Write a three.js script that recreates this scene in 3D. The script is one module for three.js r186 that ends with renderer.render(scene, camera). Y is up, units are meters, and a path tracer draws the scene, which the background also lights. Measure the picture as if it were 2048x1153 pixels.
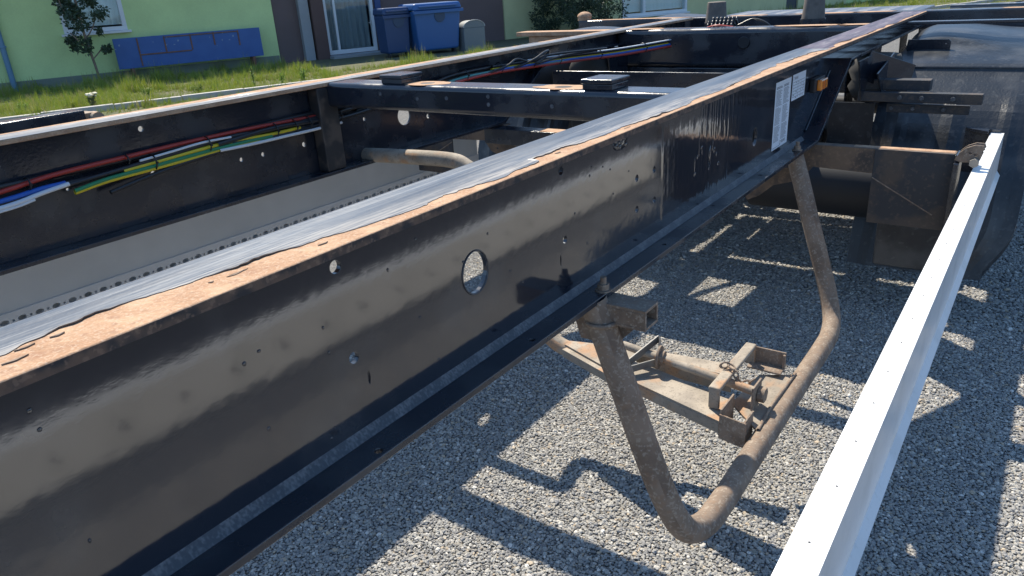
import * as THREE from 'three';
import { RoundedBoxGeometry } from 'three/addons/geometries/RoundedBoxGeometry.js';
import { mergeGeometries } from 'three/addons/utils/BufferGeometryUtils.js';

// ---------------------------------------------------------------- camera, sky, sun, exposure
// X to the right across the chassis, Y up, the chassis runs along -Z ("L" = distance along it = -z)
const scene = new THREE.Scene();
const renderer = new THREE.WebGLRenderer({ antialias: true });
renderer.toneMapping = THREE.LinearToneMapping;
renderer.toneMappingExposure = 1.6;
renderer.shadowMap.enabled = true;
renderer.setSize(1024, 576);
const camera = new THREE.PerspectiveCamera(42.83, 1024 / 576, 0.05, 600);
{
  const yaw = 0.6395, pitch = -0.3898, roll = 0.0642;
  const cy = Math.cos(yaw), sy = Math.sin(yaw), cp = Math.cos(pitch), sp = Math.sin(pitch), cr = Math.cos(roll), sr = Math.sin(roll);
  const row = (a, b) => [0, 1, 2].map((j) => a[0] * b[0][j] + a[1] * b[1][j] + a[2] * b[2][j]);
  const Ry = [[cy, 0, sy], [0, 1, 0], [-sy, 0, cy]];
  const Rp = [[1, 0, 0], [0, cp, -sp], [0, sp, cp]].map((a) => row(a, Ry));
  const R = [[cr, -sr, 0], [sr, cr, 0], [0, 0, 1]].map((a) => row(a, Rp));
  camera.position.set(0, 1.45, 0);
  camera.up.set(R[1][0], R[1][1], -R[1][2]);
  camera.lookAt(R[2][0], 1.45 + R[2][1], -R[2][2]);
}
const SUN = new THREE.Vector3(-0.63, 1, -0.414).normalize();
{ // clear summer sky: pale towards the horizon, deep blue overhead, a broad glow round the sun
  const w = 512, h = 256, d = new Float32Array(w * h * 4);
  for (let j = 0; j < h; j++) for (let i = 0; i < w; i++) {
    const e = ((j + 0.5) / h - 0.5) * Math.PI, a = ((i + 0.5) / w - 0.5) * 2 * Math.PI, y = Math.sin(e), c = Math.cos(e);
    const up = Math.max(0, y), k = Math.pow(1 - up, 2.6), g = Math.max(0, c * Math.cos(a) * SUN.x + y * SUN.y + c * Math.sin(a) * SUN.z);
    const glow = 0.5 * Math.pow(g, 24) + 0.12 * Math.pow(g, 5), q = (j * w + i) * 4;
    d[q] = 0.13 + 0.31 * k + 0.9 * glow; d[q + 1] = 0.28 + 0.40 * k + 0.9 * glow; d[q + 2] = 0.58 + 0.40 * k + 0.85 * glow; d[q + 3] = 1;
  }
  const t = new THREE.DataTexture(d, w, h, THREE.RGBAFormat, THREE.FloatType);
  t.mapping = THREE.EquirectangularReflectionMapping; t.magFilter = t.minFilter = THREE.LinearFilter; t.needsUpdate = true;
  scene.environmentIntensity = scene.backgroundIntensity = 0.76; scene.background = t; scene.environment = t;
}
const sun = new THREE.DirectionalLight(new THREE.Color(1, 0.915, 0.77), 5);
sun.position.copy(SUN).multiplyScalar(40);
sun.castShadow = true;
sun.shadow.mapSize.set(4096, 4096);
Object.assign(sun.shadow.camera, { left: -30, right: 30, top: 30, bottom: -30, near: 1, far: 120 });
scene.add(sun, sun.target);

// ---------------------------------------------------------------- helpers
let seed = 7;
const rnd = () => { seed = (seed * 1664525 + 1013904223) >>> 0; return seed / 4294967296; };
const rr = (a, b) => a + (b - a) * rnd();
const V = (X, h, L) => new THREE.Vector3(X, h, -L);
const hash = (x, y, s) => { let n = (Math.imul(x, 374761393) + Math.imul(y, 668265263) + Math.imul(s, 2147483647 ^ 0x5bd1e995)) | 0; n = Math.imul(n ^ (n >>> 13), 1274126177); return ((n ^ (n >>> 16)) >>> 0) / 4294967296; };
const mod = (a, n) => ((a % n) + n) % n;
function vnoise(x, y, per, s) {           // periodic value noise
  const x0 = Math.floor(x), y0 = Math.floor(y), fx = x - x0, fy = y - y0, u = fx * fx * (3 - 2 * fx), v = fy * fy * (3 - 2 * fy);
  const a = hash(mod(x0, per), mod(y0, per), s), b = hash(mod(x0 + 1, per), mod(y0, per), s), c = hash(mod(x0, per), mod(y0 + 1, per), s), d = hash(mod(x0 + 1, per), mod(y0 + 1, per), s);
  return a + (b - a) * u + (c - a) * v + (a - b - c + d) * u * v;
}
function fbm(u, v, per, oct, s) { let r = 0, a = 0.5, t = 0; for (let i = 0; i < oct; i++) { r += a * vnoise(u * per, v * per, per, s + i); t += a; a *= 0.5; per *= 2; } return r / t; }
const clamp = (x, a = 0, b = 1) => Math.min(b, Math.max(a, x));
const smooth = (a, b, x) => { const t = clamp((x - a) / (b - a)); return t * t * (3 - 2 * t); };
const lerp = (a, b, t) => a + (b - a) * t;
const mix3 = (a, b, t) => [lerp(a[0], b[0], t), lerp(a[1], b[1], t), lerp(a[2], b[2], t)];
const enc = (c) => Math.round(255 * (c <= 0.0031308 ? 12.92 * c : 1.055 * Math.pow(c, 1 / 2.4) - 0.055));
function tex(w, h, fn, srgb, metresU = 1, metresV = metresU) {   // fn(u,v) -> linear [r,g,b] or a number
  const data = new Uint8Array(w * h * 4);
  for (let j = 0; j < h; j++) for (let i = 0; i < w; i++) {
    let c = fn((i + 0.5) / w, (j + 0.5) / h, i, j); if (typeof c === 'number') c = [c, c, c];
    const k = (j * w + i) * 4;
    for (let q = 0; q < 3; q++) data[k + q] = srgb ? enc(clamp(c[q])) : Math.round(255 * clamp(c[q]));
    data[k + 3] = 255;
  }
  const t = new THREE.DataTexture(data, w, h, THREE.RGBAFormat);
  t.magFilter = THREE.LinearFilter; t.minFilter = THREE.LinearMipmapLinearFilter; t.generateMipmaps = true;
  t.wrapS = t.wrapT = THREE.RepeatWrapping; t.repeat.set(1 / metresU, 1 / metresV);
  if (srgb) t.colorSpace = THREE.SRGBColorSpace;
  t.needsUpdate = true;
  return t;
}
function flat(g) {                        // position + normal only, no index
  let q = g.index ? g.toNonIndexed() : g.clone();
  if (!q.attributes.normal) q.computeVertexNormals();
  for (const n of Object.keys(q.attributes)) if (n !== 'position' && n !== 'normal') q.deleteAttribute(n);
  q.morphAttributes = {};
  return q;
}
function boxUV(g) {                       // uv in metres, from the side each triangle faces
  const p = g.attributes.position, uv = new Float32Array(p.count * 2), a = new THREE.Vector3(), b = new THREE.Vector3(), c = new THREE.Vector3();
  for (let i = 0; i < p.count; i += 3) {
    a.fromBufferAttribute(p, i); b.fromBufferAttribute(p, i + 1); c.fromBufferAttribute(p, i + 2);
    const n = b.clone().sub(a).cross(c.clone().sub(a)), ax = Math.abs(n.x), ay = Math.abs(n.y), az = Math.abs(n.z);
    for (let k = 0; k < 3; k++) {
      const x = p.getX(i + k), y = p.getY(i + k), z = p.getZ(i + k);
      const [s, t] = ay >= ax && ay >= az ? [z, x] : ax >= az ? [z, y] : [x, y];
      uv[(i + k) * 2] = s; uv[(i + k) * 2 + 1] = t;
    }
  }
  g.setAttribute('uv', new THREE.BufferAttribute(uv, 2));
  return g;
}
const used = new Map();
function numbered(n) { const k = used.get(n) || 0; used.set(n, k + 1); return k ? n + '_' + String(k).padStart(3, '0') : n; }
const baseOf = new Map();
function thing(name, label, category, [x, y, z], group) {
  const o = new THREE.Group(); o.name = numbered(name); o.position.set(x, y, z); o.userData = { label, category };
  if (group) o.userData.group = group;
  scene.add(o); baseOf.set(o, new THREE.Vector3(x, y, z)); return o;
}
function part(name, geos, mat, parent, label) {
  const list = (Array.isArray(geos) ? geos : [geos]).map(flat);
  let g = list.length > 1 ? mergeGeometries(list) : list[0];
  boxUV(g);
  const b = baseOf.get(parent);
  if (b) g.translate(-b.x, -b.y, -b.z);
  const m = new THREE.Mesh(g, mat); m.name = name; m.castShadow = m.receiveShadow = true;
  if (label) m.userData.label = label;
  if (parent) { parent.add(m); if (b) baseOf.set(m, b); }
  return m;
}
const struct = (o) => { o.userData.kind = 'structure'; scene.add(o); return o; };
// shapes
const bx = (x0, x1, h0, h1, l0, l1, r = 0.002) => {
  const s = Math.min(x1 - x0, h1 - h0, l1 - l0);
  const g = r ? new RoundedBoxGeometry(x1 - x0, h1 - h0, l1 - l0, 2, Math.min(r, s * 0.45)) : new THREE.BoxGeometry(x1 - x0, h1 - h0, l1 - l0);
  return g.translate((x0 + x1) / 2, (h0 + h1) / 2, -(l0 + l1) / 2);
};
const shp = (pts, holes = []) => {
  const s = new THREE.Shape(pts.map(([a, b]) => new THREE.Vector2(a, b)));
  for (const [cx, cyy, rx, ry = rx, n = 20] of holes) { const p = new THREE.Path(); p.absellipse(cx, cyy, rx, ry, 0, Math.PI * 2, true); s.holes.push(p); }
  return s;
};
const ext = (s, depth, bev = 0, seg = 14) => new THREE.ExtrudeGeometry(s, { depth: depth - 2 * bev, bevelEnabled: bev > 0, bevelSize: bev, bevelThickness: bev, bevelOffset: -bev, bevelSegments: 2, curveSegments: seg }).translate(0, 0, bev);
const exL = (pts, l0, l1, holes, bev) => ext(shp(pts, holes), l1 - l0, bev).translate(0, 0, -l1);                       // (X,h) along L
const exX = (pts, x0, x1, holes, bev) => ext(shp(pts, holes), x1 - x0, bev).applyMatrix4(new THREE.Matrix4().set(0, 0, 1, x0, 0, 1, 0, 0, -1, 0, 0, 0, 0, 0, 0, 1));   // (L,h) along X
const exY = (pts, h0, h1, holes, bev) => ext(shp(pts, holes), h1 - h0, bev).applyMatrix4(new THREE.Matrix4().set(1, 0, 0, 0, 0, 0, 1, h0, 0, -1, 0, 0, 0, 0, 0, 1));   // (X,L) upward
const tube = (pts, r, n = 40, k = 10, closed = false, tens = 0.5) => new THREE.TubeGeometry(new THREE.CatmullRomCurve3(pts.map((p) => V(...p)), closed, 'catmullrom', tens), n, r, k, closed);
const rod = (a, b, r, k = 10) => { const A = V(...a), B = V(...b), d = B.clone().sub(A); return new THREE.CylinderGeometry(r, r, d.length(), k).applyQuaternion(new THREE.Quaternion().setFromUnitVectors(new THREE.Vector3(0, 1, 0), d.clone().normalize())).translate((A.x + B.x) / 2, (A.y + B.y) / 2, (A.z + B.z) / 2); };
const bar = (a, b, w, t, up = new THREE.Vector3(0, 1, 0), r = 0.0015) => {     // flat bar from a to b, w across, t along "up"
  const A = V(...a), B = V(...b), f = B.clone().sub(A), len = f.length(); f.normalize();
  const s = new THREE.Vector3().crossVectors(up, f).normalize(), u = new THREE.Vector3().crossVectors(f, s);
  return new RoundedBoxGeometry(w, t, len, 1, Math.min(r, w * 0.4, t * 0.4)).applyMatrix4(new THREE.Matrix4().makeBasis(s, u, f).setPosition(A.add(B).multiplyScalar(0.5)));
};
const cylY = (X, h0, h1, L, r0, r1 = r0, k = 16) => new THREE.CylinderGeometry(r1, r0, h1 - h0, k).translate(X, (h0 + h1) / 2, -L);
const cylX = (x0, x1, h, L, r, k = 24) => new THREE.CylinderGeometry(r, r, x1 - x0, k).rotateZ(Math.PI / 2).translate((x0 + x1) / 2, h, -L);

// ---------------------------------------------------------------- materials
const std = (o) => new THREE.MeshStandardMaterial(o);
const phy = (o) => new THREE.MeshPhysicalMaterial(o);
const C = (r, g, b) => new THREE.Color().setRGB(r, g, b);
const peel = tex(512, 512, (u, v) => 0.55 * fbm(u, v, 8, 3, 3) + 0.45 * fbm(u, v, 64, 2, 9), false, 0.35);
const dustR = tex(512, 512, (u, v) => { const d = fbm(u, v, 6, 5, 21); return 0.13 + 0.22 * smooth(0.45, 0.75, d) + 0.06 * fbm(u, v, 90, 2, 4); }, false, 0.6);
const blackCol = tex(512, 512, (u, v) => { const d = smooth(0.5, 0.8, fbm(u, v, 7, 5, 33)), k = fbm(u, v, 100, 2, 5); return mix3([0.014, 0.018, 0.027], [0.038, 0.042, 0.05], 0.6 * d + 0.3 * k * d); }, true, 0.7);  // black lifted towards blue: lens haze put into the paint colour
const M = {};
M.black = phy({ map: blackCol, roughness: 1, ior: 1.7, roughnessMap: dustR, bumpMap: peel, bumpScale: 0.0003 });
// the outer face of the near web: glossy, repainted by brush from L = 1.56 on
const webBump = tex(2048, 512, (u, v) => {
  const L = (1 - u) * 5, h = 0.8 + v * 0.4;
  const n = (cm, k) => vnoise(L / cm * 100 + 50, h / cm * 100, 8192, k);
  const wave = 0.075 * n(7, 41) + 0.022 * n(1.3, 42) + 0.008 * n(0.6, 43);
  const brush = smooth(1.555, 1.57, L) * (1 - smooth(2.2, 2.36, L));
  const runs = 0.05 * vnoise(L * 90 + 50, h * 9, 8192, 77) + 0.035 * n(1.0, 78) + 0.12 * n(9, 79);
  const run2 = smooth(1.68, 1.78, L) * (1 - smooth(1.98, 2.08, L)) * Math.pow(vnoise(L * 130 + 50, h * 10, 8192, 5), 2) * (0.5 + n(3, 81));
  return clamp(0.3 + wave + brush * (0.03 + runs + 0.16 * run2));
}, false, 5, 0.4);
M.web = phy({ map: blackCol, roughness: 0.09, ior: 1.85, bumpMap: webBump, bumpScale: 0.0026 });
const rustCol = tex(512, 512, (u, v) => { const a = fbm(u, v, 8, 5, 51), b = fbm(u, v, 90, 2, 58), c = fbm(u, v, 24, 3, 59); let k = mix3([0.34, 0.19, 0.105], [0.44, 0.275, 0.165], smooth(0.3, 0.7, a)); k = mix3(k, [0.24, 0.12, 0.07], 0.5 * smooth(0.6, 0.8, c)); return mix3(k, [0.50, 0.37, 0.27], 0.55 * smooth(0.5, 0.8, fbm(u, v, 128, 2, 57)) + 0.2 * b); }, true, 0.22);
const rustB = tex(512, 512, (u, v) => 0.5 * fbm(u, v, 40, 3, 61) + 0.5 * fbm(u, v, 12, 3, 66), false, 0.22);
M.rust = std({ map: rustCol, roughness: 0.92, bumpMap: rustB, bumpScale: 0.0025 });
const brownCol = tex(512, 512, (u, v) => { const a = fbm(u, v, 6, 5, 71), b = fbm(u, v, 60, 3, 78); let k = mix3([0.15, 0.108, 0.08], [0.235, 0.178, 0.135], smooth(0.3, 0.7, a)); k = mix3(k, [0.36, 0.31, 0.25], 0.55 * smooth(0.55, 0.75, b)); return mix3(k, [0.25, 0.15, 0.09], 0.4 * smooth(0.55, 0.8, fbm(u, v, 30, 4, 85))); }, true, 0.3);
M.brown = std({ map: brownCol, roughness: 0.85, bumpMap: rustB, bumpScale: 0.0012 });
M.edge = std({ map: tex(512, 512, (u, v) => { const a = fbm(u, v, 8, 5, 351), c = fbm(u, v, 50, 3, 358); return mix3(mix3([0.035, 0.03, 0.03], [0.13, 0.08, 0.055], smooth(0.35, 0.65, a)), [0.24, 0.15, 0.10], 0.5 * smooth(0.6, 0.75, c)); }, true, 0.25), roughness: 0.85, bumpMap: rustB, bumpScale: 0.001 });  // rust darkened: shade of the outward flange face put into the colour
const dustyCol = tex(512, 512, (u, v) => { const a = fbm(u, v, 6, 5, 91), b = fbm(u, v, 90, 2, 98); let k = mix3([0.25, 0.215, 0.175], [0.36, 0.31, 0.25], smooth(0.3, 0.7, a)); k = mix3(k, [0.38, 0.215, 0.115], 0.8 * smooth(0.48, 0.68, fbm(u, v, 5, 4, 95))); return mix3(k, [0.14, 0.12, 0.10], 0.5 * smooth(0.6, 0.8, b)); }, true, 0.4);
M.dusty = std({ map: dustyCol, roughness: 0.8, bumpMap: rustB, bumpScale: 0.001 });
// painted top of the flange, rubbed bright in lines that run along it
const topCol = tex(1024, 512, (u, v) => {
  const s = vnoise(u * 3, v * 110, 128, 5) * 0.6 + vnoise(u * 8, v * 240, 256, 6) * 0.4, n = fbm(u, v, 5, 4, 15);
  let k = mix3([0.016, 0.024, 0.04], [0.05, 0.066, 0.09], smooth(0.3, 0.8, n));
  k = mix3(k, [0.30, 0.32, 0.34], 0.55 * smooth(0.6, 0.85, s) * smooth(0.35, 0.6, fbm(u, v, 4, 3, 25)));
  k = mix3(k, [0.40, 0.36, 0.31], 0.8 * smooth(0.42, 0.8, v + 0.5 * (n - 0.5)) * (1 - smooth(0.97, 1, v)) * smooth(0.3, 0.65, 0.5 * s + 0.5 * fbm(u, v, 30, 3, 44)));
  return k;
}, true, 1.3, 0.13);
const topR = tex(512, 256, (u, v) => 0.24 + 0.3 * vnoise(u * 3, v * 110, 128, 5) * fbm(u, v, 5, 3, 16) + 0.08 * fbm(u, v, 60, 2, 2), false, 1.3, 0.13);
M.top = phy({ map: topCol, roughness: 1, ior: 1.9, roughnessMap: topR, bumpMap: peel, bumpScale: 0.0004, side: THREE.DoubleSide });
const primCol = tex(512, 256, (u, v) => { const n = fbm(u, v, 8, 5, 115), s = vnoise(u * 3, v * 60, 64, 5); let k = mix3([0.045, 0.03, 0.045], [0.12, 0.085, 0.105], smooth(0.3, 0.7, n)); return mix3(k, [0.4, 0.37, 0.36], 0.8 * smooth(0.62, 0.85, 0.6 * s + 0.4 * fbm(u, v, 20, 3, 3))); }, true, 1.3, 0.13);
M.primer = phy({ map: primCol, roughness: 0.42, bumpMap: peel, bumpScale: 0.0005, side: THREE.DoubleSide });
const weldCol = tex(256, 256, (u, v) => mix3([0.06, 0.065, 0.075], [0.15, 0.15, 0.155], smooth(0.4, 0.8, 0.4 * fbm(u, v, 9, 3, 6) + 0.6 * fbm(u, v, 80, 2, 7))), true, 0.2);
M.weld = std({ map: weldCol, roughness: 0.6, bumpMap: rustB, bumpScale: 0.0008 });
const whiteCol = tex(512, 512, (u, v) => mix3([0.80, 0.80, 0.79], [0.66, 0.66, 0.64], 0.5 * smooth(0.5, 0.8, fbm(u, v, 6, 5, 31)) + 0.4 * smooth(0.72, 0.85, fbm(u, v, 70, 2, 36))), true, 0.5);
M.white = phy({ map: whiteCol, roughness: 0.22 });
M.aluLip = phy({ map: tex(256, 256, (u, v) => mix3([0.5, 0.49, 0.47], [0.6, 0.59, 0.57], fbm(u, v, 5, 5, 65)), true, 0.6), roughness: 0.6 });
M.alu = phy({ map: tex(256, 256, (u, v) => mix3([0.42, 0.42, 0.40], [0.52, 0.52, 0.50], fbm(u, v, 5, 5, 61)), true, 0.6), roughness: 0.5 });
M.plastic = phy({ map: tex(512, 512, (u, v) => mix3([0.016, 0.019, 0.024], [0.06, 0.062, 0.064], smooth(0.45, 0.8, fbm(u, v, 6, 5, 131)) + 0.5 * smooth(0.7, 0.8, fbm(u, v, 60, 2, 3))), true, 0.8), roughness: 0.3, bumpMap: peel, bumpScale: 0.0012, side: THREE.DoubleSide });
M.rubber = std({ map: tex(256, 256, (u, v) => mix3([0.018, 0.018, 0.019], [0.05, 0.046, 0.04], fbm(u, v, 8, 4, 5)), true, 0.3), roughness: 0.8 });
M.bumper = std({ map: tex(256, 256, (u, v) => mix3([0.10, 0.088, 0.078], [0.2, 0.17, 0.145], fbm(u, v, 8, 4, 55)), true, 0.2), roughness: 0.9 });
M.dark = std({ color: C(0.012, 0.013, 0.016), roughness: 0.6 });
M.stiff = std({ map: tex(256, 256, (u, v) => mix3([0.02, 0.02, 0.022], [0.075, 0.06, 0.05], smooth(0.4, 0.7, fbm(u, v, 6, 4, 361))), true, 0.3), roughness: 0.6 });
M.steel = std({ map: tex(256, 256, (u, v) => mix3([0.06, 0.06, 0.065], [0.2, 0.19, 0.17], fbm(u, v, 8, 4, 371)), true, 0.2), roughness: 0.5 });
M.amber = phy({ color: C(0.85, 0.26, 0.02), roughness: 0.15, clearcoat: 1 });
M.amberDark = phy({ color: C(0.55, 0.14, 0.015), roughness: 0.2, clearcoat: 1 });
M.redPlastic = phy({ color: C(0.75, 0.05, 0.02), roughness: 0.35 });
const cab = (r, g, b, ro = 0.35) => phy({ color: C(r, g, b), roughness: ro });
const CAB = { red: cab(0.36, 0.035, 0.025), black: cab(0.014, 0.015, 0.018), yellow: cab(0.60, 0.46, 0.02), green: cab(0.02, 0.2, 0.08), blue: cab(0.015, 0.10, 0.42), white: cab(0.62, 0.64, 0.66), teal: cab(0.06, 0.24, 0.22) };

// ---------------------------------------------------------------- ground
const stonePal = [[0.287, 0.278, 0.261], [0.348, 0.336, 0.307], [0.238, 0.234, 0.229], [0.421, 0.402, 0.365], [0.311, 0.288, 0.249], [0.177, 0.174, 0.172], [0.415, 0.342, 0.255], [0.586, 0.558, 0.51]];
const stoneW = [0.25, 0.47, 0.64, 0.76, 0.86, 0.94, 0.975, 1];
const stoneColor = (t) => stonePal[stoneW.findIndex((w) => t <= w)];
function cells(u, v, n, s) {
  const x = u * n, y = v * n, xi = Math.floor(x), yi = Math.floor(y); let f1 = 9, f2 = 9, id = 0;
  for (let j = -1; j <= 1; j++) for (let i = -1; i <= 1; i++) {
    const cx = mod(xi + i, n), cyy = mod(yi + j, n), px = xi + i + 0.15 + 0.7 * hash(cx, cyy, s), py = yi + j + 0.15 + 0.7 * hash(cx, cyy, s + 1);
    const d = Math.hypot(px - x, py - y); if (d < f1) { f2 = f1; f1 = d; id = hash(cx, cyy, s + 2); } else if (d < f2) f2 = d;
  }
  return [f2 - f1, id];
}
const gravCol = tex(1024, 1024, (u, v) => { const [e, id] = cells(u, v, 88, 5); return mix3([0.12, 0.118, 0.115], stoneColor(id), smooth(0.02, 0.3, e)).map((x) => 0.8 * x); }, true, 1);
const gravB = tex(1024, 1024, (u, v) => smooth(0, 0.5, cells(u, v, 88, 5)[0]), false, 1);
{
  // one sheet to the horizon, finely cut near the camera is not needed: it is flat
  const g = new THREE.PlaneGeometry(500, 500).rotateX(-Math.PI / 2).translate(-60, 0, -60);
  const m = new THREE.Mesh(boxUV(flat(g)), std({ map: gravCol, roughness: 0.9, bumpMap: gravB, bumpScale: 0.006 }));
  m.name = 'gravel_ground'; m.receiveShadow = true; struct(m);
  // the road behind the photographer, mirrored in the upper half of the web
  const roadCol = tex(512, 512, (u, v) => { const [e, id] = cells(u, v, 60, 15); return mix3([0.03, 0.03, 0.032], [0.075, 0.075, 0.078], id * smooth(0, 0.3, e)); }, true, 1);
  const r = new THREE.PlaneGeometry(7, 120).rotateX(-Math.PI / 2).translate(1.4 + 3.5, 0.006, -20);
  const rm = new THREE.Mesh(boxUV(flat(r)), std({ map: roadCol, roughness: 0.9 })); rm.name = 'asphalt_road'; rm.receiveShadow = true; struct(rm);
}
{ // loose stones
  const kinds = [];
  for (let k = 0; k < 5; k++) {
    const g = new THREE.IcosahedronGeometry(1, 1), p = g.attributes.position;
    for (let i = 0; i < p.count; i++) {
      const v = new THREE.Vector3().fromBufferAttribute(p, i), key = (a) => Math.round(a * 1000);
      const f = 0.72 + 0.5 * hash(key(v.x) + 7 * key(v.z), key(v.y), 100 + k); v.multiplyScalar(f); p.setXYZ(i, v.x, v.y, v.z);
    }
    g.computeVertexNormals(); kinds.push(g);
  }
  const mat = std({ color: 0xffffff, roughness: 0.82 });
  const X0 = -2.75, X1 = 0.75, L0 = 0.35, L1 = 6.2, lists = kinds.map(() => []);
  const step = 0.0078;
  for (let X = X0; X < X1; X += step) for (let L = L0; L < L1; ) {
    const far = L > 3.4 ? 1.35 : 1; const st = step * far;
    if (far === 1 || rnd() < 1 / far) lists[(rnd() * 5) | 0].push([X + rr(-0.5, 0.5) * st, L + rr(-0.5, 0.5) * st, far]);
    L += st;
  }
  const bed = new THREE.Group(); bed.name = 'gravel_stones'; bed.userData = { kind: 'stuff', label: 'grey and beige loose gravel chips lying under the trailer', category: 'gravel' }; scene.add(bed);
  lists.forEach((list, k) => {
    const im = new THREE.InstancedMesh(kinds[k], mat, list.length), m = new THREE.Matrix4(), q = new THREE.Quaternion(), e = new THREE.Euler(), col = new THREE.Color();
    list.forEach(([X, L, far], i) => {
      let s = rr(0.0033, 0.0053) * far; const t = rnd(); if (t > 0.94) s *= 1.5; else if (t < 0.25) s *= 0.7;
      const fl = rr(0.55, 0.8);
      e.set(rr(-0.35, 0.35), rr(0, 6.28), rr(-0.35, 0.35)); q.setFromEuler(e);
      m.compose(V(X, s * 0.36 + rr(-0.0005, 0.0020), L), q, new THREE.Vector3(s * rr(1.0, 1.45), s * fl, s * rr(0.85, 1.1)));
      im.setMatrixAt(i, m);
      const c = stoneColor(rnd()), b = rr(0.85, 1.15); im.setColorAt(i, col.setRGB(c[0] * b, c[1] * b, c[2] * b));
    });
    im.name = 'stones'; im.userData.kind = 'stuff'; im.castShadow = im.receiveShadow = true; bed.add(im);
  });
}

// ---------------------------------------------------------------- the building behind, with its verge
const fd = [0.3762, 0.9265], fn = [0.9265, -0.3762];       // along the facade and out of it, in (X, L)
const FP = (s, o, h = 0) => V(fd[0] * s + fn[0] * o, h, fd[1] * s + fn[1] * o);
const FROT = Math.atan2(0.9265, 0.3762);
const fbox = (s0, s1, h0, h1, o0, o1, r = 0.004) => { const g = r ? new RoundedBoxGeometry(s1 - s0, h1 - h0, o1 - o0, 1, Math.min(r, 0.4 * Math.min(s1 - s0, h1 - h0, o1 - o0))) : new THREE.BoxGeometry(s1 - s0, h1 - h0, o1 - o0); return g.translate((s0 + s1) / 2, (h0 + h1) / 2, (o0 + o1) / 2); };
function fthing(name, label, category, s, o, group) { const t = thing(name, label, category, FP(s, o).toArray(), group); t.rotation.y = FROT; baseOf.delete(t); return t; }
const plaster = (r, g, b, s) => std({ map: tex(512, 512, (u, v) => { const a = fbm(u, v, 5, 5, s), c = fbm(u, v, 120, 2, s + 3); const k = 0.86 + 0.2 * a + 0.08 * (c - 0.5); return [r * k, g * k, b * k]; }, true, 2), roughness: 0.9, bumpMap: rustB, bumpScale: 0.002 });
const OW = -18.87;
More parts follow.
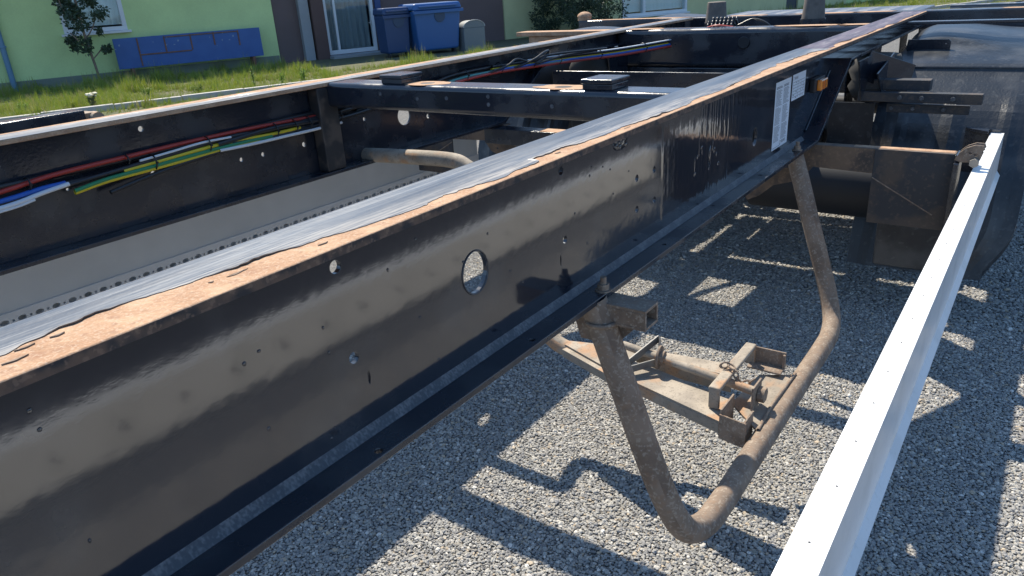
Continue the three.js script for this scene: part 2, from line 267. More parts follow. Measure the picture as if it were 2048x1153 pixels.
{
  const B = fthing('green_building', 'low green plastered building with white windows, brown entrance and gutter pipe behind the trailer', 'building', 0, OW);
  const green = plaster(0.60, 0.74, 0.34, 141), yel = plaster(0.60, 0.60, 0.33, 151), brown = plaster(0.16, 0.115, 0.11, 161), grey = plaster(0.33, 0.34, 0.35, 171);
  const glass = phy({ color: C(0.9, 0.95, 0.95), transmission: 1, thickness: 0, roughness: 0.02, ior: 1.5 });
  const pvc = phy({ color: C(0.72, 0.73, 0.74), roughness: 0.35 });
  const H = 2.62, D = -0.32;
  // facade in pieces round its openings (thickness 0.32 behind the face)
  part('wall', [fbox(-8, 0.85, 0, H, D, 0, 0), fbox(2.07, 5.27, 0, H, D, 0, 0), fbox(0.85, 2.07, 0, 1.06, D, 0, 0), fbox(0.85, 2.07, 2.4, H, D, 0, 0),
    fbox(-8, -7.7, 0, H, -8, D - 0.001, 0), fbox(39.7, 40, 0, H, -8, D - 0.001, 0), fbox(-8, 40, 0, H, -8.3, -8.001, 0)], green, B);
  part('entrance_wall', [fbox(5.27, 6.52, 0, H, D, -0.05, 0), fbox(7.86, 11.78, 0, H, D, -0.05, 0), fbox(6.52, 7.86, 2.3, H, D, -0.05, 0), fbox(6.52, 7.86, 0, 0.1, D, -0.05, 0)], brown, B, 'dark brown recessed entrance wall');
  part('yellow_wall', [fbox(11.78, 16.12, 0, H, D, 0.003, 0), fbox(18.95, 23.95, 0, H, D, 0.003, 0), fbox(16.12, 18.95, 0, 0.3, D, 0.003, 0), fbox(16.12, 18.95, 2.2, H, D, 0.003, 0), fbox(24.6, 27.5, 0, H, D, 0.003, 0), fbox(23.95, 24.6, 2.2, H, D, 0.003, 0)], yel, B, 'yellowish green wall');
  part('wall', fbox(27.5, 40, 0, H, D, 0, 0), green, B);
  part('interior', fbox(-7.6, 39.6, 0.02, H - 0.05, -7.9, -4.2, 0), plaster(0.1, 0.1, 0.1, 181), B);
  part('plinth', fbox(-8, 5.25, 0, 0.22, 0.003, 0.025), plaster(0.2, 0.23, 0.19, 186), B);
  // windows
  const win = (s0, s1, h0, h1, mull) => {
    const f = 0.085, fr = [fbox(s0, s1, h0, h0 + f, -0.12, 0.02), fbox(s0, s1, h1 - f, h1, -0.12, 0.02), fbox(s0, s0 + f, h0 + f, h1 - f, -0.12, 0.018), fbox(s1 - f, s1, h0 + f, h1 - f, -0.12, 0.018)];
    for (const m of mull) fr.push(fbox(m - 0.05, m + 0.05, h0 + f, h1 - f, -0.12, 0.016));
    const w = part('window', fr, pvc, B);
    part('pane', fbox(s0 + f, s1 - f, h0 + f, h1 - f, -0.06, -0.055, 0), glass, w);
    const W = 40, cg = new THREE.PlaneGeometry(s1 - s0 - 0.04, h1 - h0 - 0.04, W, 1), p = cg.attributes.position;
    for (let i = 0; i < p.count; i++) p.setZ(i, 0.025 * Math.sin(p.getX(i) * 38) + 0.01 * Math.sin(p.getX(i) * 91));
    cg.computeVertexNormals(); cg.translate((s0 + s1) / 2, (h0 + h1) / 2 + 0.1, -0.16);
    part('curtain', cg, std({ color: C(0.82, 0.80, 0.76), roughness: 0.95, side: THREE.DoubleSide }), w);
    part('sill', fbox(s0 - 0.06, s1 + 0.06, h0 - 0.05, h0 - 0.002, -0.05, 0.11), pvc, w);
    return w;
  };
  win(0.85, 2.07, 1.062, 2.38, []);
  win(16.14, 18.93, 0.32, 2.18, [17.05]);
  // glazed door
  {
    const d = part('door', [fbox(6.53, 6.61, 0.1, 2.28, -0.14, -0.03), fbox(7.77, 7.85, 0.1, 2.28, -0.14, -0.03), fbox(6.612, 7.768, 0.1, 0.2, -0.14, -0.035), fbox(6.612, 7.768, 2.18, 2.28, -0.14, -0.035), fbox(6.79, 6.85, 0.2, 2.18, -0.14, -0.037)], pvc, B);
    part('pane', fbox(6.61, 7.77, 0.2, 2.18, -0.09, -0.085, 0), glass, d);
    part('handle', [fbox(7.72, 7.75, 0.72, 0.86, -0.04, -0.01), fbox(7.66, 7.75, 0.78, 0.8, -0.012, 0.012)], M.alu, d);
    const cg = new THREE.PlaneGeometry(1.1, 2.0, 60, 12), p = cg.attributes.position;
    for (let i = 0; i < p.count; i++) p.setZ(i, 0.03 * Math.sin(p.getX(i) * 40 + p.getY(i)) + 0.012 * Math.sin(p.getX(i) * 97));
    cg.computeVertexNormals(); cg.translate(7.2, 1.2, -0.24);
    part('curtain', cg, std({ color: C(0.30, 0.31, 0.32), roughness: 0.95, side: THREE.DoubleSide }), d);
    part('doorstep', fbox(6.45, 7.95, 0, 0.09, -0.05, 0.5), grey, B);
  }
  part('pilaster', fbox(5.88, 6.12, 0, H, -0.049, 0.12), grey, B, 'light grey pilaster');
  part('pilaster', fbox(6.16, 6.47, 0, H, -0.049, 0.2), plaster(0.13, 0.08, 0.07, 191), B, 'dark brown pilaster');
  part('downpipe', [new THREE.CylinderGeometry(0.055, 0.055, H, 14).translate(-0.31, H / 2, 0.09), fbox(-0.38, -0.24, 0.9, 0.93, 0.003, 0.15)], phy({ color: C(0.12, 0.24, 0.36), roughness: 0.4 }), B);
  part('door_panel', fbox(7.9, 8.05, 0.1, 2.3, -0.049, 0.02), phy({ color: C(0.03, 0.07, 0.2), roughness: 0.4 }), B, 'narrow dark blue door jamb panel');
  part('dark_door', fbox(23.97, 24.58, 0.02, 2.18, -0.2, -0.04), phy({ color: C(0.03, 0.04, 0.06), roughness: 0.4 }), B, 'narrow dark door');
  part('post', [fbox(32.6, 32.9, 0, H, 0.003, 0.2)], plaster(0.06, 0.08, 0.11, 195), B);
  const roof = part('roof', [new THREE.BoxGeometry(49, 0.12, 5).rotateX(0.36).translate(16, 3.4, -1.93), new THREE.BoxGeometry(49, 0.12, 5).rotateX(-0.36).translate(16, 3.4, -6.4)], plaster(0.25, 0.1, 0.07, 197), B);
  part('gutter', new THREE.CylinderGeometry(0.07, 0.07, 49, 10).rotateZ(Math.PI / 2).translate(16, 2.52, 0.46), M.alu, roof);
  part('ceiling', fbox(-7.9, 39.9, H + 0.002, H + 0.05, -8.2, -0.02, 0), grey, B);
}
// verge, kerb and grass in front of the building
{
  const g = new THREE.PlaneGeometry(62, 6.3).rotateX(-Math.PI / 2).rotateY(FROT);
  const c = FP(20, (OW - 12.57) / 2); g.translate(c.x, 0.03, c.z);
  const m = new THREE.Mesh(boxUV(flat(g)), std({ map: tex(512, 512, (u, v) => mix3([0.06, 0.075, 0.03], [0.14, 0.12, 0.07], fbm(u, v, 12, 4, 201)), true, 1.5), roughness: 1 }));
  m.name = 'verge'; m.receiveShadow = true; struct(m);
  const kerbMat = std({ map: tex(256, 256, (u, v) => mix3([0.36, 0.34, 0.31], [0.48, 0.46, 0.42], fbm(u, v, 10, 4, 211)), true, 0.5), roughness: 0.9, bumpMap: rustB, bumpScale: 0.003 });
  const k = new THREE.Group(); k.name = 'kerb'; k.position.copy(FP(0, -13.25)); k.rotation.y = FROT; struct(k);
  for (let i = -4; i < 40; i++) part('kerb_stone', fbox(i + 0.006, i + 0.994, -0.1, 0.115 + rr(-0.006, 0.006), -0.06, 0.06, 0.012), kerbMat, k);
}
const leafMat = (r, g, b) => phy({ color: C(r, g, b), roughness: 0.7, transmission: 0.5, thickness: 0, side: THREE.DoubleSide });
function leafGeo(list) {      // list of [pos Vector3, dir Vector3, length, width]
  const pos = [], X = new THREE.Vector3();
  for (const [p, d, l, w] of list) {
    X.crossVectors(d, new THREE.Vector3(rr(-1, 1), rr(-1, 1), rr(-1, 1))).normalize();
    const up = new THREE.Vector3().crossVectors(X, d).normalize().multiplyScalar(w * 0.25);
    const a = p, t = p.clone().addScaledVector(d, l), m = p.clone().addScaledVector(d, l * 0.45), L = m.clone().addScaledVector(X, w / 2).add(up), R = m.clone().addScaledVector(X, -w / 2).add(up);
    for (const q of [a, L, m, m, L, t, a, m, R, m, t, R]) pos.push(q.x, q.y, q.z);
  }
  const g = new THREE.BufferGeometry(); g.setAttribute('position', new THREE.Float32BufferAttribute(pos, 3)); g.computeVertexNormals(); return g;
}
const rdir = () => new THREE.Vector3(rr(-1, 1), rr(-1, 1), rr(-1, 1)).normalize();
{ // grass: clumps of blades
  const kinds = [0, 1, 2].map((k) => {
    const pos = [];
    for (let b = 0; b < 9; b++) {
      const a = rr(0, 6.28), x = rr(-0.05, 0.05), z = rr(-0.05, 0.05), h = rr(0.08, 0.26) * (k === 2 ? 1.3 : 1), lean = rr(0.02, 0.13), w = rr(0.003, 0.006) * (k === 1 ? 2.2 : 1), ca = Math.cos(a), sa = Math.sin(a);
      const at = (t, s) => [x + ca * lean * t * t - sa * s * w * (1 - t * 0.8), h * t, z + sa * lean * t * t + ca * s * w * (1 - t * 0.8)];
      for (const [t0, t1] of [[0, 0.5], [0.5, 1]]) pos.push(...at(t0, -1), ...at(t0, 1), ...at(t1, 0.999), ...at(t0, -1), ...at(t1, 0.999), ...at(t1, -0.999));
    }
    const g = new THREE.BufferGeometry(); g.setAttribute('position', new THREE.Float32BufferAttribute(pos, 3)); g.computeVertexNormals(); return g;
  });
  const mat = leafMat(1, 1, 1);
  const turf = new THREE.Group(); turf.name = 'grass'; turf.userData = { kind: 'stuff', label: 'ragged yellow green grass on the verge in front of the building', category: 'grass' }; scene.add(turf);
  kinds.forEach((g, k) => {
    const N = 13000, im = new THREE.InstancedMesh(g, mat, N), m = new THREE.Matrix4(), q = new THREE.Quaternion(), col = new THREE.Color();
    for (let i = 0; i < N; i++) {
      const s = i < N * 0.62 ? rr(-3, 12) : rr(12, 40); let o = OW + 0.05 + 6.2 * Math.pow(rnd(), 0.75);
      if (Math.abs(o + 13.25) < 0.11 && rnd() < 0.85) o -= 0.2; const edge = o > -13.1 ? 0.55 : 1; if (s > 5.2 && s < 12 && o < -15.3) continue; const patch = 0.28 + 0.85 * Math.pow(vnoise(s * 1.9 + 50, o * 1.9 + 50, 4096, 3), 1.3) + 0.35 * vnoise(s * 7 + 50, o * 7 + 50, 4096, 3 + k), sc = rr(0.35, 0.75) * patch * patch * 0.9 * edge;
      q.setFromEuler(new THREE.Euler(0, rr(0, 6.28), 0)); m.compose(FP(s, o, 0.03), q, new THREE.Vector3(sc, sc * rr(0.7, 1.3), sc)); im.setMatrixAt(i, m);
      const y = rnd(); im.setColorAt(i, y < 0.15 ? col.setRGB(0.42, 0.38, 0.15) : col.setRGB(0.22 + 0.14 * y, 0.33 + 0.07 * y, 0.035));
    }
    im.name = 'blades'; im.userData.kind = 'stuff'; im.castShadow = im.receiveShadow = true; turf.add(im);
  });
}
{ // blue board on the wall side
  const t = fthing('blue_board', 'long faded blue board with rusty frame lines standing against the green wall', 'board', 3.25, OW + 0.25);
  const blue = phy({ map: tex(512, 256, (u, v) => { const n = fbm(u, v, 6, 5, 221); let k = mix3([0.035, 0.095, 0.28], [0.05, 0.13, 0.36], n); return mix3(k, [0.3, 0.36, 0.42], 0.7 * smooth(0.8, 0.86, fbm(u, v, 14, 3, 225))); }, true, 1.2), roughness: 0.5 });
  part('panel', fbox(-1.56, 1.57, 0.27, 0.9, -0.02, 0.02), blue, t);
  const fr = std({ map: brownCol, color: C(0.9, 0.6, 0.55), roughness: 0.9 });
  for (const [a, b, c, d] of [[-1.1, -1.07, 0.3, 0.88], [-0.55, -0.52, 0.55, 0.88], [0, 0.03, 0.55, 0.88], [0.5, 0.53, 0.6, 0.88], [1.05, 1.08, 0.55, 0.88], [-1.07, 0, 0.52, 0.548], [-0.5, 1.05, 0.845, 0.87]]) part('frame_bar', fbox(a, b, c, d, 0.021, 0.032), fr, t);
  for (const s of [-1.3, 1.32]) part('leg', fbox(s - 0.03, s + 0.03, 0, 0.27, -0.2, 0.1), fr, t);
}
{ // bins
  const mk = (s, o, name, label, w, h, d, col, group) => {
    const t = fthing(name, label, 'bin', s, o, group);
    const m = phy({ color: C(...col), roughness: 0.4 }), sh = (wb, wt, db, dt, h0, h1) => { const g = new RoundedBoxGeometry(1, h1 - h0, 1, 3, 0.05), p = g.attributes.position; for (let i = 0; i < p.count; i++) { const k = p.getY(i) / (h1 - h0) + 0.5; p.setX(i, p.getX(i) * lerp(wb, wt, k)); p.setZ(i, p.getZ(i) * lerp(db, dt, k)); } g.computeVertexNormals(); return g.translate(0, (h0 + h1) / 2, 0); };
    part('body', sh(w * 0.86, w, d * 0.86, d, 0.12, h), m, t);
    const lid = part('lid', [sh(w * 1.06, w * 1.0, d * 1.06, d * 0.98, h + 0.003, h + 0.16), fbox(-w * 0.54, w * 0.54, h - 0.07, h, d * 0.48, d * 0.56)], m, t);
    part('handle', fbox(-w * 0.4, w * 0.4, h + 0.07, h + 0.1, d * 0.52, d * 0.58), m, lid);
    part('recess', new THREE.CylinderGeometry(0.14, 0.14, 0.02, 20).rotateX(Math.PI / 2).translate(0.04, h - 0.14, d * 0.495), phy({ color: C(0.03, 0.06, 0.12), roughness: 0.5 }), t);
    for (const x of [-0.35, 0.35]) part('wheel', new THREE.CylinderGeometry(0.08, 0.08, 0.05, 16).rotateZ(Math.PI / 2).translate(x * w, 0.08, d * 0.3), M.rubber, t);
    return t;
  };
  mk(8.57, -17.15, 'waste_container', 'large bright blue wheeled waste container beside the glazed door', 1.24, 1.03, 0.9, [0.03, 0.11, 0.30], 'blue waste containers by the glazed door');
  mk(7.6, -17.25, 'waste_container', 'narrow dark blue waste container tucked left of the bright one', 0.66, 0.98, 0.6, [0.02, 0.055, 0.15], 'blue waste containers by the glazed door');
  const t = fthing('litter_bin', 'small grey litter bin with rounded top right of the blue containers', 'litter bin', 9.5, -16.8);
  const gm = std({ color: C(0.16, 0.18, 0.19), roughness: 0.6 });
  part('body', [fbox(-0.3, 0.3, 0, 0.56, -0.16, 0.16, 0.02), new THREE.CylinderGeometry(0.3, 0.3, 0.32, 30, 1, false, -Math.PI / 2, Math.PI).rotateX(-Math.PI / 2).scale(1, 0.55, 1).translate(0, 0.56, 0)], gm, t);
  part('rim', new THREE.TorusGeometry(0.3, 0.014, 8, 30, Math.PI).scale(1, 0.55, 1).translate(0, 0.57, 0.16), std({ color: C(0.34, 0.36, 0.37), roughness: 0.5 }), t);
}
function cloudTree(t, spots, n, size, wid, mat, spread = 1) {
  const list = [];
  for (let i = 0; i < n; i++) { const [x, y, z, r] = spots[(rnd() * spots.length) | 0], d = rdir(), k = Math.pow(rnd(), 0.45); list.push([new THREE.Vector3(x, y, z).addScaledVector(d, r * k * spread), d.clone().lerp(rdir(), 0.8).normalize(), size * rr(0.6, 1.3), wid * rr(0.6, 1.3)]); }
  return part('crown', leafGeo(list), mat, t);
}
{
  const t = fthing('small_tree', 'slender young tree with dark leaves in front of the white window', 'tree', 1.22, OW + 0.75);
  const limbs = [[[0, 0, 0], [0.0, 0.35, 0], [-0.03, 0.7, 0.01], [-0.06, 1.2, 0], [-0.05, 2.1, 0]], [[-0.02, 0.55, 0], [0.14, 0.7, 0.05], [0.22, 0.8, 0.06]], [[-0.03, 0.7, 0], [-0.2, 0.95, 0.05], [-0.3, 1.1, 0]], [[-0.05, 0.95, 0], [0.15, 1.2, -0.05], [0.25, 1.45, 0]], [[-0.06, 1.2, 0], [-0.3, 1.5, 0], [-0.35, 1.8, 0]]];
  const bark = std({ map: brownCol, roughness: 1 });
  part('trunk', limbs.map((l, i) => new THREE.TubeGeometry(new THREE.CatmullRomCurve3(l.map((p) => new THREE.Vector3(...p))), 14, i ? 0.012 : 0.026, 7)), bark, t);
  const sp = []; for (let i = 0; i < 40; i++) { const y = rr(0.72, 2.3), w = 0.40 * smooth(0.6, 1.2, y) + 0.06; sp.push([-0.04 + rr(-w, w), y, rr(-0.25, 0.25), rr(0.05, 0.15)]); }
  sp.push([0.24, 0.72, 0.06, 0.09], [0.3, 0.74, 0.03, 0.06], [-0.3, 0.8, 0, 0.08], [-0.38, 0.95, 0, 0.06]);
  cloudTree(t, sp, 2600, 0.075, 0.05, leafMat(0.05, 0.095, 0.04));
}
{
  const t = fthing('conifer_shrub', 'dense dark green shrub growing by the yellowish wall', 'shrub', 13.9, OW + 1.0);
  part('trunk', new THREE.CylinderGeometry(0.04, 0.06, 0.6, 8).translate(0, 0.3, 0), std({ map: brownCol, roughness: 1 }), t);
  const sp = []; for (let i = 0; i < 90; i++) { const y = rr(0.2, 2.2), w = 1.65 * Math.sqrt(clamp(1 - Math.pow((y - 0.9) / 1.5, 2))); const a = rr(0, 6.28), k = Math.sqrt(rnd()); sp.push([w * k * Math.cos(a), y, 0.8 * w * k * Math.sin(a), rr(0.16, 0.3)]); }
  cloudTree(t, sp, 14000, 0.1, 0.04, leafMat(0.045, 0.085, 0.04));
}
function weed(label, s, o, h, w, n, col, tip) {
  const t = fthing('tall_weed', label, 'weed', s, o, 'tall weeds standing out of the verge'), st = [], lv = [];
  for (let i = 0; i < n; i++) {
    const x = rr(-w, w), z = rr(-w, w) * 0.6, hh = h * rr(0.7, 1.05), c = new THREE.CatmullRomCurve3([new THREE.Vector3(x * 0.3, 0, z * 0.3), new THREE.Vector3(x * 0.7, hh * 0.55, z * 0.7), new THREE.Vector3(x, hh, z)]);
    st.push(new THREE.TubeGeometry(c, 8, 0.004, 5));
    for (let k = 0; k < 26; k++) { const p = c.getPoint(rr(0.15, 1)); const d = new THREE.Vector3(rr(-1, 1), rr(0.1, 1), rr(-1, 1)).normalize(); lv.push([p, d, rr(0.03, 0.075), 0.014]); }
  }
  const sm = leafMat(0.12, 0.16, 0.04); for (const q of st) part('stem', q, sm, t);
  part('foliage', leafGeo(lv), leafMat(...col), t);
  if (tip) { const fl = []; for (let i = 0; i < tip; i++) fl.push(new THREE.SphereGeometry(rr(0.025, 0.04), 8, 6).scale(1, 0.6, 1).translate(rr(-w, w), h * rr(0.92, 1.1), rr(-w, w) * 0.6)); part('flower_head', fl, std({ color: C(0.72, 0.66, 0.48), roughness: 0.9 }), t); }
}
weed('clump with cream flower heads at the end of the black bar', 0.77, -13.72, 0.24, 0.09, 7, [0.12, 0.16, 0.05], 9);
weed('tallest slim weed with a seed spike, right end of the board', 3.35, -13.85, 0.38, 0.05, 3, [0.2, 0.3, 0.05], 0);
weed('bright yellow green weed spike, middle of three right of the board', 3.82, -13.82, 0.26, 0.04, 4, [0.24, 0.36, 0.05], 0);
weed('bushy lime weed spike left of the dark pilaster', 4.22, -13.80, 0.28, 0.055, 6, [0.25, 0.38, 0.05], 0);
weed('low leafy weed in front of the young tree trunk, left end of the blue board', 1.62, -14.4, 0.2, 0.07, 6, [0.2, 0.3, 0.05], 0);
weed('spreading pale weed below the middle of the blue board', 2.45, -14.3, 0.17, 0.1, 8, [0.27, 0.34, 0.08], 0);
weed('bright leafy weed below the gutter pipe, far left', -0.2, -14.3, 0.18, 0.08, 7, [0.25, 0.37, 0.05], 0);
weed('pale dry weed above the rear cross beam, far right', 36.5, -17.0, 0.75, 0.25, 8, [0.34, 0.32, 0.14], 0);

// ---------------------------------------------------------------- the trailer chassis
const T = thing('trailer_chassis', 'black bare steel trailer chassis with peeling paint and white side guard', 'trailer', [-1.402, 0, -2]);
const XC = -1.402, mir = (x) => 2 * XC - x;
const DIAG = [[2.76, 0.876], [3.16, 1.115]];
// ---- near rail
const webPoly = [[-1.6, 0.8761], [2.758, 0.8761], [3.158, 1.1151], [4.95, 1.1151], [4.95, 1.1679], [-1.6, 1.1679]];
const holesNear = [[0.575, 1.132, 0.009], [0.853, 1.027, 0.031, 0.0345], [0.582, 0.998, 0.0085], [1.128, 0.997, 0.0075], [1.122, 1.132, 0.008], [1.432, 1.045, 0.0075], [1.52, 1.044, 0.0075], [1.433, 0.974, 0.0075], [1.523, 0.972, 0.0075], [1.86, 0.985, 0.007], [2.224, 0.985, 0.02, 0.028], [0.603, 0.958, 0.0022, 0.011], [1.111, 0.96, 0.0022, 0.011], [0.1, 1.0, 0.008], [-0.4, 1.027, 0.031]];
const webG = exX(webPoly, -0.714, -0.706, holesNear, 0.0006);
const rail = part('side_rail', [webG], M.web, T);
const flangeHoles = [[-0.662, 0.562, 0.006], [-0.665, 0.943, 0.005], [-0.685, 1.84, 0.006, 0.004], [-0.67, 1.5, 0.005], [-0.675, 2.2, 0.007, 0.005], [-0.668, 0.1, 0.005]];
part('bottom_flange', [exY([[-0.7705, -1.6], [-0.649, -1.6], [-0.649, 2.765], [-0.7705, 2.765]], 0.864, 0.876, flangeHoles, 0.0015),
  exX([[2.766, 0.864], [3.166, 1.103], [4.95, 1.103], [4.95, 1.115], [3.158, 1.115], [2.758, 0.876]], -0.7705, -0.649, [], 0.001)], M.black, rail);
part('bare_flange', bx(-0.7705, -0.649, 1.168, 1.18, -1.6, 4.95, 0.0025), M.rust, rail, 'rusty bare steel top flange');
part('flange_edge_shade', bx(-0.6493, -0.6484, 1.1683, 1.1792, -1.6, 4.95, 0), M.edge, rail, 'rust on the edge of the flange with shade painted in');
{ // paint film left on the flange, its ragged lifted edge towards the outside
  const prof = [[-1.6, 0.3], [-0.5, 0.35], [0.1, 0.36], [0.2, 0.40], [0.26, 0.46], [0.33, 0.49], [0.4, 0.43], [0.484, 0.37], [0.6, 0.26], [0.68, 0.19], [0.8, 0.15], [0.88, 0.09], [0.96, 0.12], [0.995, 0.15], [1.0, 0.3], [1.1, 0.25], [1.2, 0.16], [1.34, 0.13], [1.6, 0.10], [1.9, 0.2], [2.05, 0.14], [2.2, 0.3], [2.4, 0.34], [2.55, 0.28], [2.75, 0.22], [2.82, 0.04], [2.9, 0.02]];
  const at = (L) => { let i = 0; while (i < prof.length - 2 && prof[i + 1][0] < L) i++; const [a, b] = [prof[i], prof[i + 1]]; return lerp(a[1], b[1], clamp((L - a[0]) / (b[0] - a[0]))); };
  const film = (L0, L1, xIn, fEdge, dir, mat, rail2, h = 1.1802) => {
    const pos = [], n = Math.round((L1 - L0) / 0.004), P = (x, y, L) => [x, y, -L], rows = [];
    for (let i = 0; i <= n; i++) {
      const L = lerp(L0, L1, i / n), e = fEdge(L), lift = 0.0003 + 0.0045 * Math.pow(vnoise(L * 11 + 300, 3.3, 8192, 9), 4);
      rows.push([L, [xIn, h + 0.0006], [lerp(xIn, e, 0.86), h + 0.0006], [e, h + 0.0004 + lift], [e, h - 0.0001 + lift * 0.6]]);
    }
    const quad = (a, b, c, d) => pos.push(...a, ...b, ...c, ...a, ...c, ...d);
    for (let i = 0; i < n; i++) for (let k = 1; k < 4; k++) {
      const [La, A] = [rows[i][0], rows[i]], [Lb, B] = [rows[i + 1][0], rows[i + 1]];
      const q = [P(...A[k], La), P(...A[k + 1], La), P(...B[k + 1], Lb), P(...B[k], Lb)];
      dir > 0 ? quad(...q) : quad(q[0], q[3], q[2], q[1]);
    }
    const g = new THREE.BufferGeometry(); g.setAttribute('position', new THREE.Float32BufferAttribute(pos, 3)); g.computeVertexNormals();
    return part('paint_film', g, mat, rail2, mat === M.primer ? 'purple primer on the flange' : undefined);
  };
  const jag = (L, s) => 0.020 * (vnoise(L * 13 + 100, 0.5, 8192, s) - 0.5) + 0.008 * (vnoise(L * 60 + 100, 0.5, 8192, s + 1) - 0.5) + 0.005 * (vnoise(L * 170 + 100, 0.5, 8192, s + 2) - 0.5) + 0.012 * (Math.abs(vnoise(L * 9 + 100, 0.5, 8192, s + 4) - 0.5) * 2 - 0.5);
  film(-1.6, 2.84, -0.7695, (L) => Math.min(-0.6515, -0.649 - 0.1215 * at(L) + jag(L, 3) * smooth(0.04, 0.14, at(L))), 1, M.top, rail);
  film(2.843, 4.94, -0.7695, (L) => Math.min(-0.6515, -0.660 + 0.9 * jag(L, 13) - 0.02 * smooth(0.6, 0.8, vnoise(L * 3, 0.5, 8192, 3))), 1, M.primer, rail);
  M.film = film; M.jag = jag;
  // loose curls of paint on the bare strip
  const fl = [];
  for (let i = 0; i < 12; i++) {
    const L = i < 8 ? rr(0.16, 0.62) : rr(1.0, 2.7), e = -0.649 - 0.1215 * at(L), X = rr(e - 0.004, Math.min(-0.655, e + 0.02)), len = rr(0.006, 0.03), w = rr(0.0012, 0.003);
    const pts = []; for (let k = 0; k <= 6; k++) { const t = k / 6; pts.push([X + w * 1.2 * Math.sin(t * 3.1) + rr(-0.0006, 0.0006), L + len * (t - 0.5)]); } for (let k = 6; k >= 0; k--) { const t = k / 6; pts.push([X + w * 1.2 * Math.sin(t * 3.1) - w * Math.sin(t * 3.1) - 0.0004, L + len * (t - 0.5)]); }
    fl.push(exY(pts, 1.1803, 1.1803 + rr(0.0005, 0.0012), []));
  }
  const f = part('paint_flakes', fl, M.brown, rail); f.userData.kind = 'stuff';
}
part('weld_bead', (() => { const g = exL([[-0.7062, 0.8885], [-0.7062, 0.876], [-0.694, 0.876]], -1.6, 2.75, [], 0); return g; })(), M.weld, rail);
part('weld_bead', [tube([[-0.7035, 0.9, 2.79], [-0.7035, 0.99, 2.93], [-0.7035, 1.08, 3.06]], 0.004, 20, 6)], M.black, rail);
{ // runs and lumps in the thick paint
  const lumps = [];
  const lump = (L, h, a, b, d) => { const g = new THREE.SphereGeometry(1, 14, 10), p = g.attributes.position; for (let i = 0; i < p.count; i++) { const f = 1 + 0.3 * (hash(Math.round(p.getX(i) * 500), Math.round(p.getY(i) * 500 + p.getZ(i) * 333), 3) - 0.5); p.setXYZ(i, p.getX(i) * f, p.getY(i) * f, p.getZ(i) * f); } g.computeVertexNormals(); lumps.push(g.scale(d, b, a).translate(-0.706, h, -L)); };
  lump(1.353, 1.141, 0.03, 0.017, 0.003); for (let i = 0; i < 16; i++) lump(1.353 + rr(-0.025, 0.025), 1.141 + rr(-0.015, 0.015), rr(0.004, 0.009), rr(0.003, 0.007), 0.005);
  for (let i = 0; i < 6; i++) lump(rr(1.7, 2.02), rr(0.99, 1.12), rr(0.002, 0.004), rr(0.012, 0.04), 0.0011);
  for (let i = 0; i < 9; i++) lump(rr(1.75, 2.0), rr(0.96, 1.04), rr(0.004, 0.01), rr(0.004, 0.012), 0.0012);
  lump(1.86, 1.01, 0.008, 0.02, 0.003);
  for (let i = 0; i < 26; i++) lump(rr(0.2, 1.4), rr(0.9, 1.13), rr(0.0015, 0.003), rr(0.0015, 0.003), 0.0014);
  part('paint_run', lumps, M.web, rail);
}
{ // big oval hole: bright worn rim
  part('hole_rim', new THREE.TorusGeometry(1, 0.045, 6, 40).scale(0.033, 0.0365, 0.05).rotateY(Math.PI / 2).translate(-0.7063, 1.027, -0.853), M.black, rail);
}
// ---- far rail
const rail2 = part('side_rail', exX(webPoly, -2.098, -2.09, [[1.096, 1.137, 0.008], [1.1, 1.007, 0.008], [1.397, 0.984, 0.007], [1.481, 0.984, 0.007], [1.653, 0.983, 0.008], [2.164, 0.996, 0.036], [2.305, 0.972, 0.009], [0.86, 1.02, 0.004], [1.95, 1.02, 0.007]], 0.0006), M.black, T);
part('bottom_flange', [bx(-2.1545, -2.033, 0.864, 0.876, -1.6, 2.765, 0.0015), exX([[2.766, 0.864], [3.166, 1.103], [4.95, 1.103], [4.95, 1.115], [3.158, 1.115], [2.758, 0.876]], -2.1545, -2.033, [], 0.001)], M.black, rail2);
part('bare_flange', bx(-2.1545, -2.033, 1.168, 1.18, -1.6, 4.95, 0.0025), M.rust, rail2, 'rusty bare steel top flange');
M.film(-1.6, 3.0, -2.034, (L) => -2.112 + 1.1 * M.jag(L, 33) - 0.03 * Math.sin(L * 2.1 + 1) , -1, M.top, rail2);
M.film(3.003, 4.94, -2.034, (L) => -2.125 + 1.4 * M.jag(L, 43), -1, M.top, rail2);
part('stiffener', bx(-2.089, -2.037, 0.877, 1.167, 1.70, 1.785, 0.006), M.stiff, rail2);

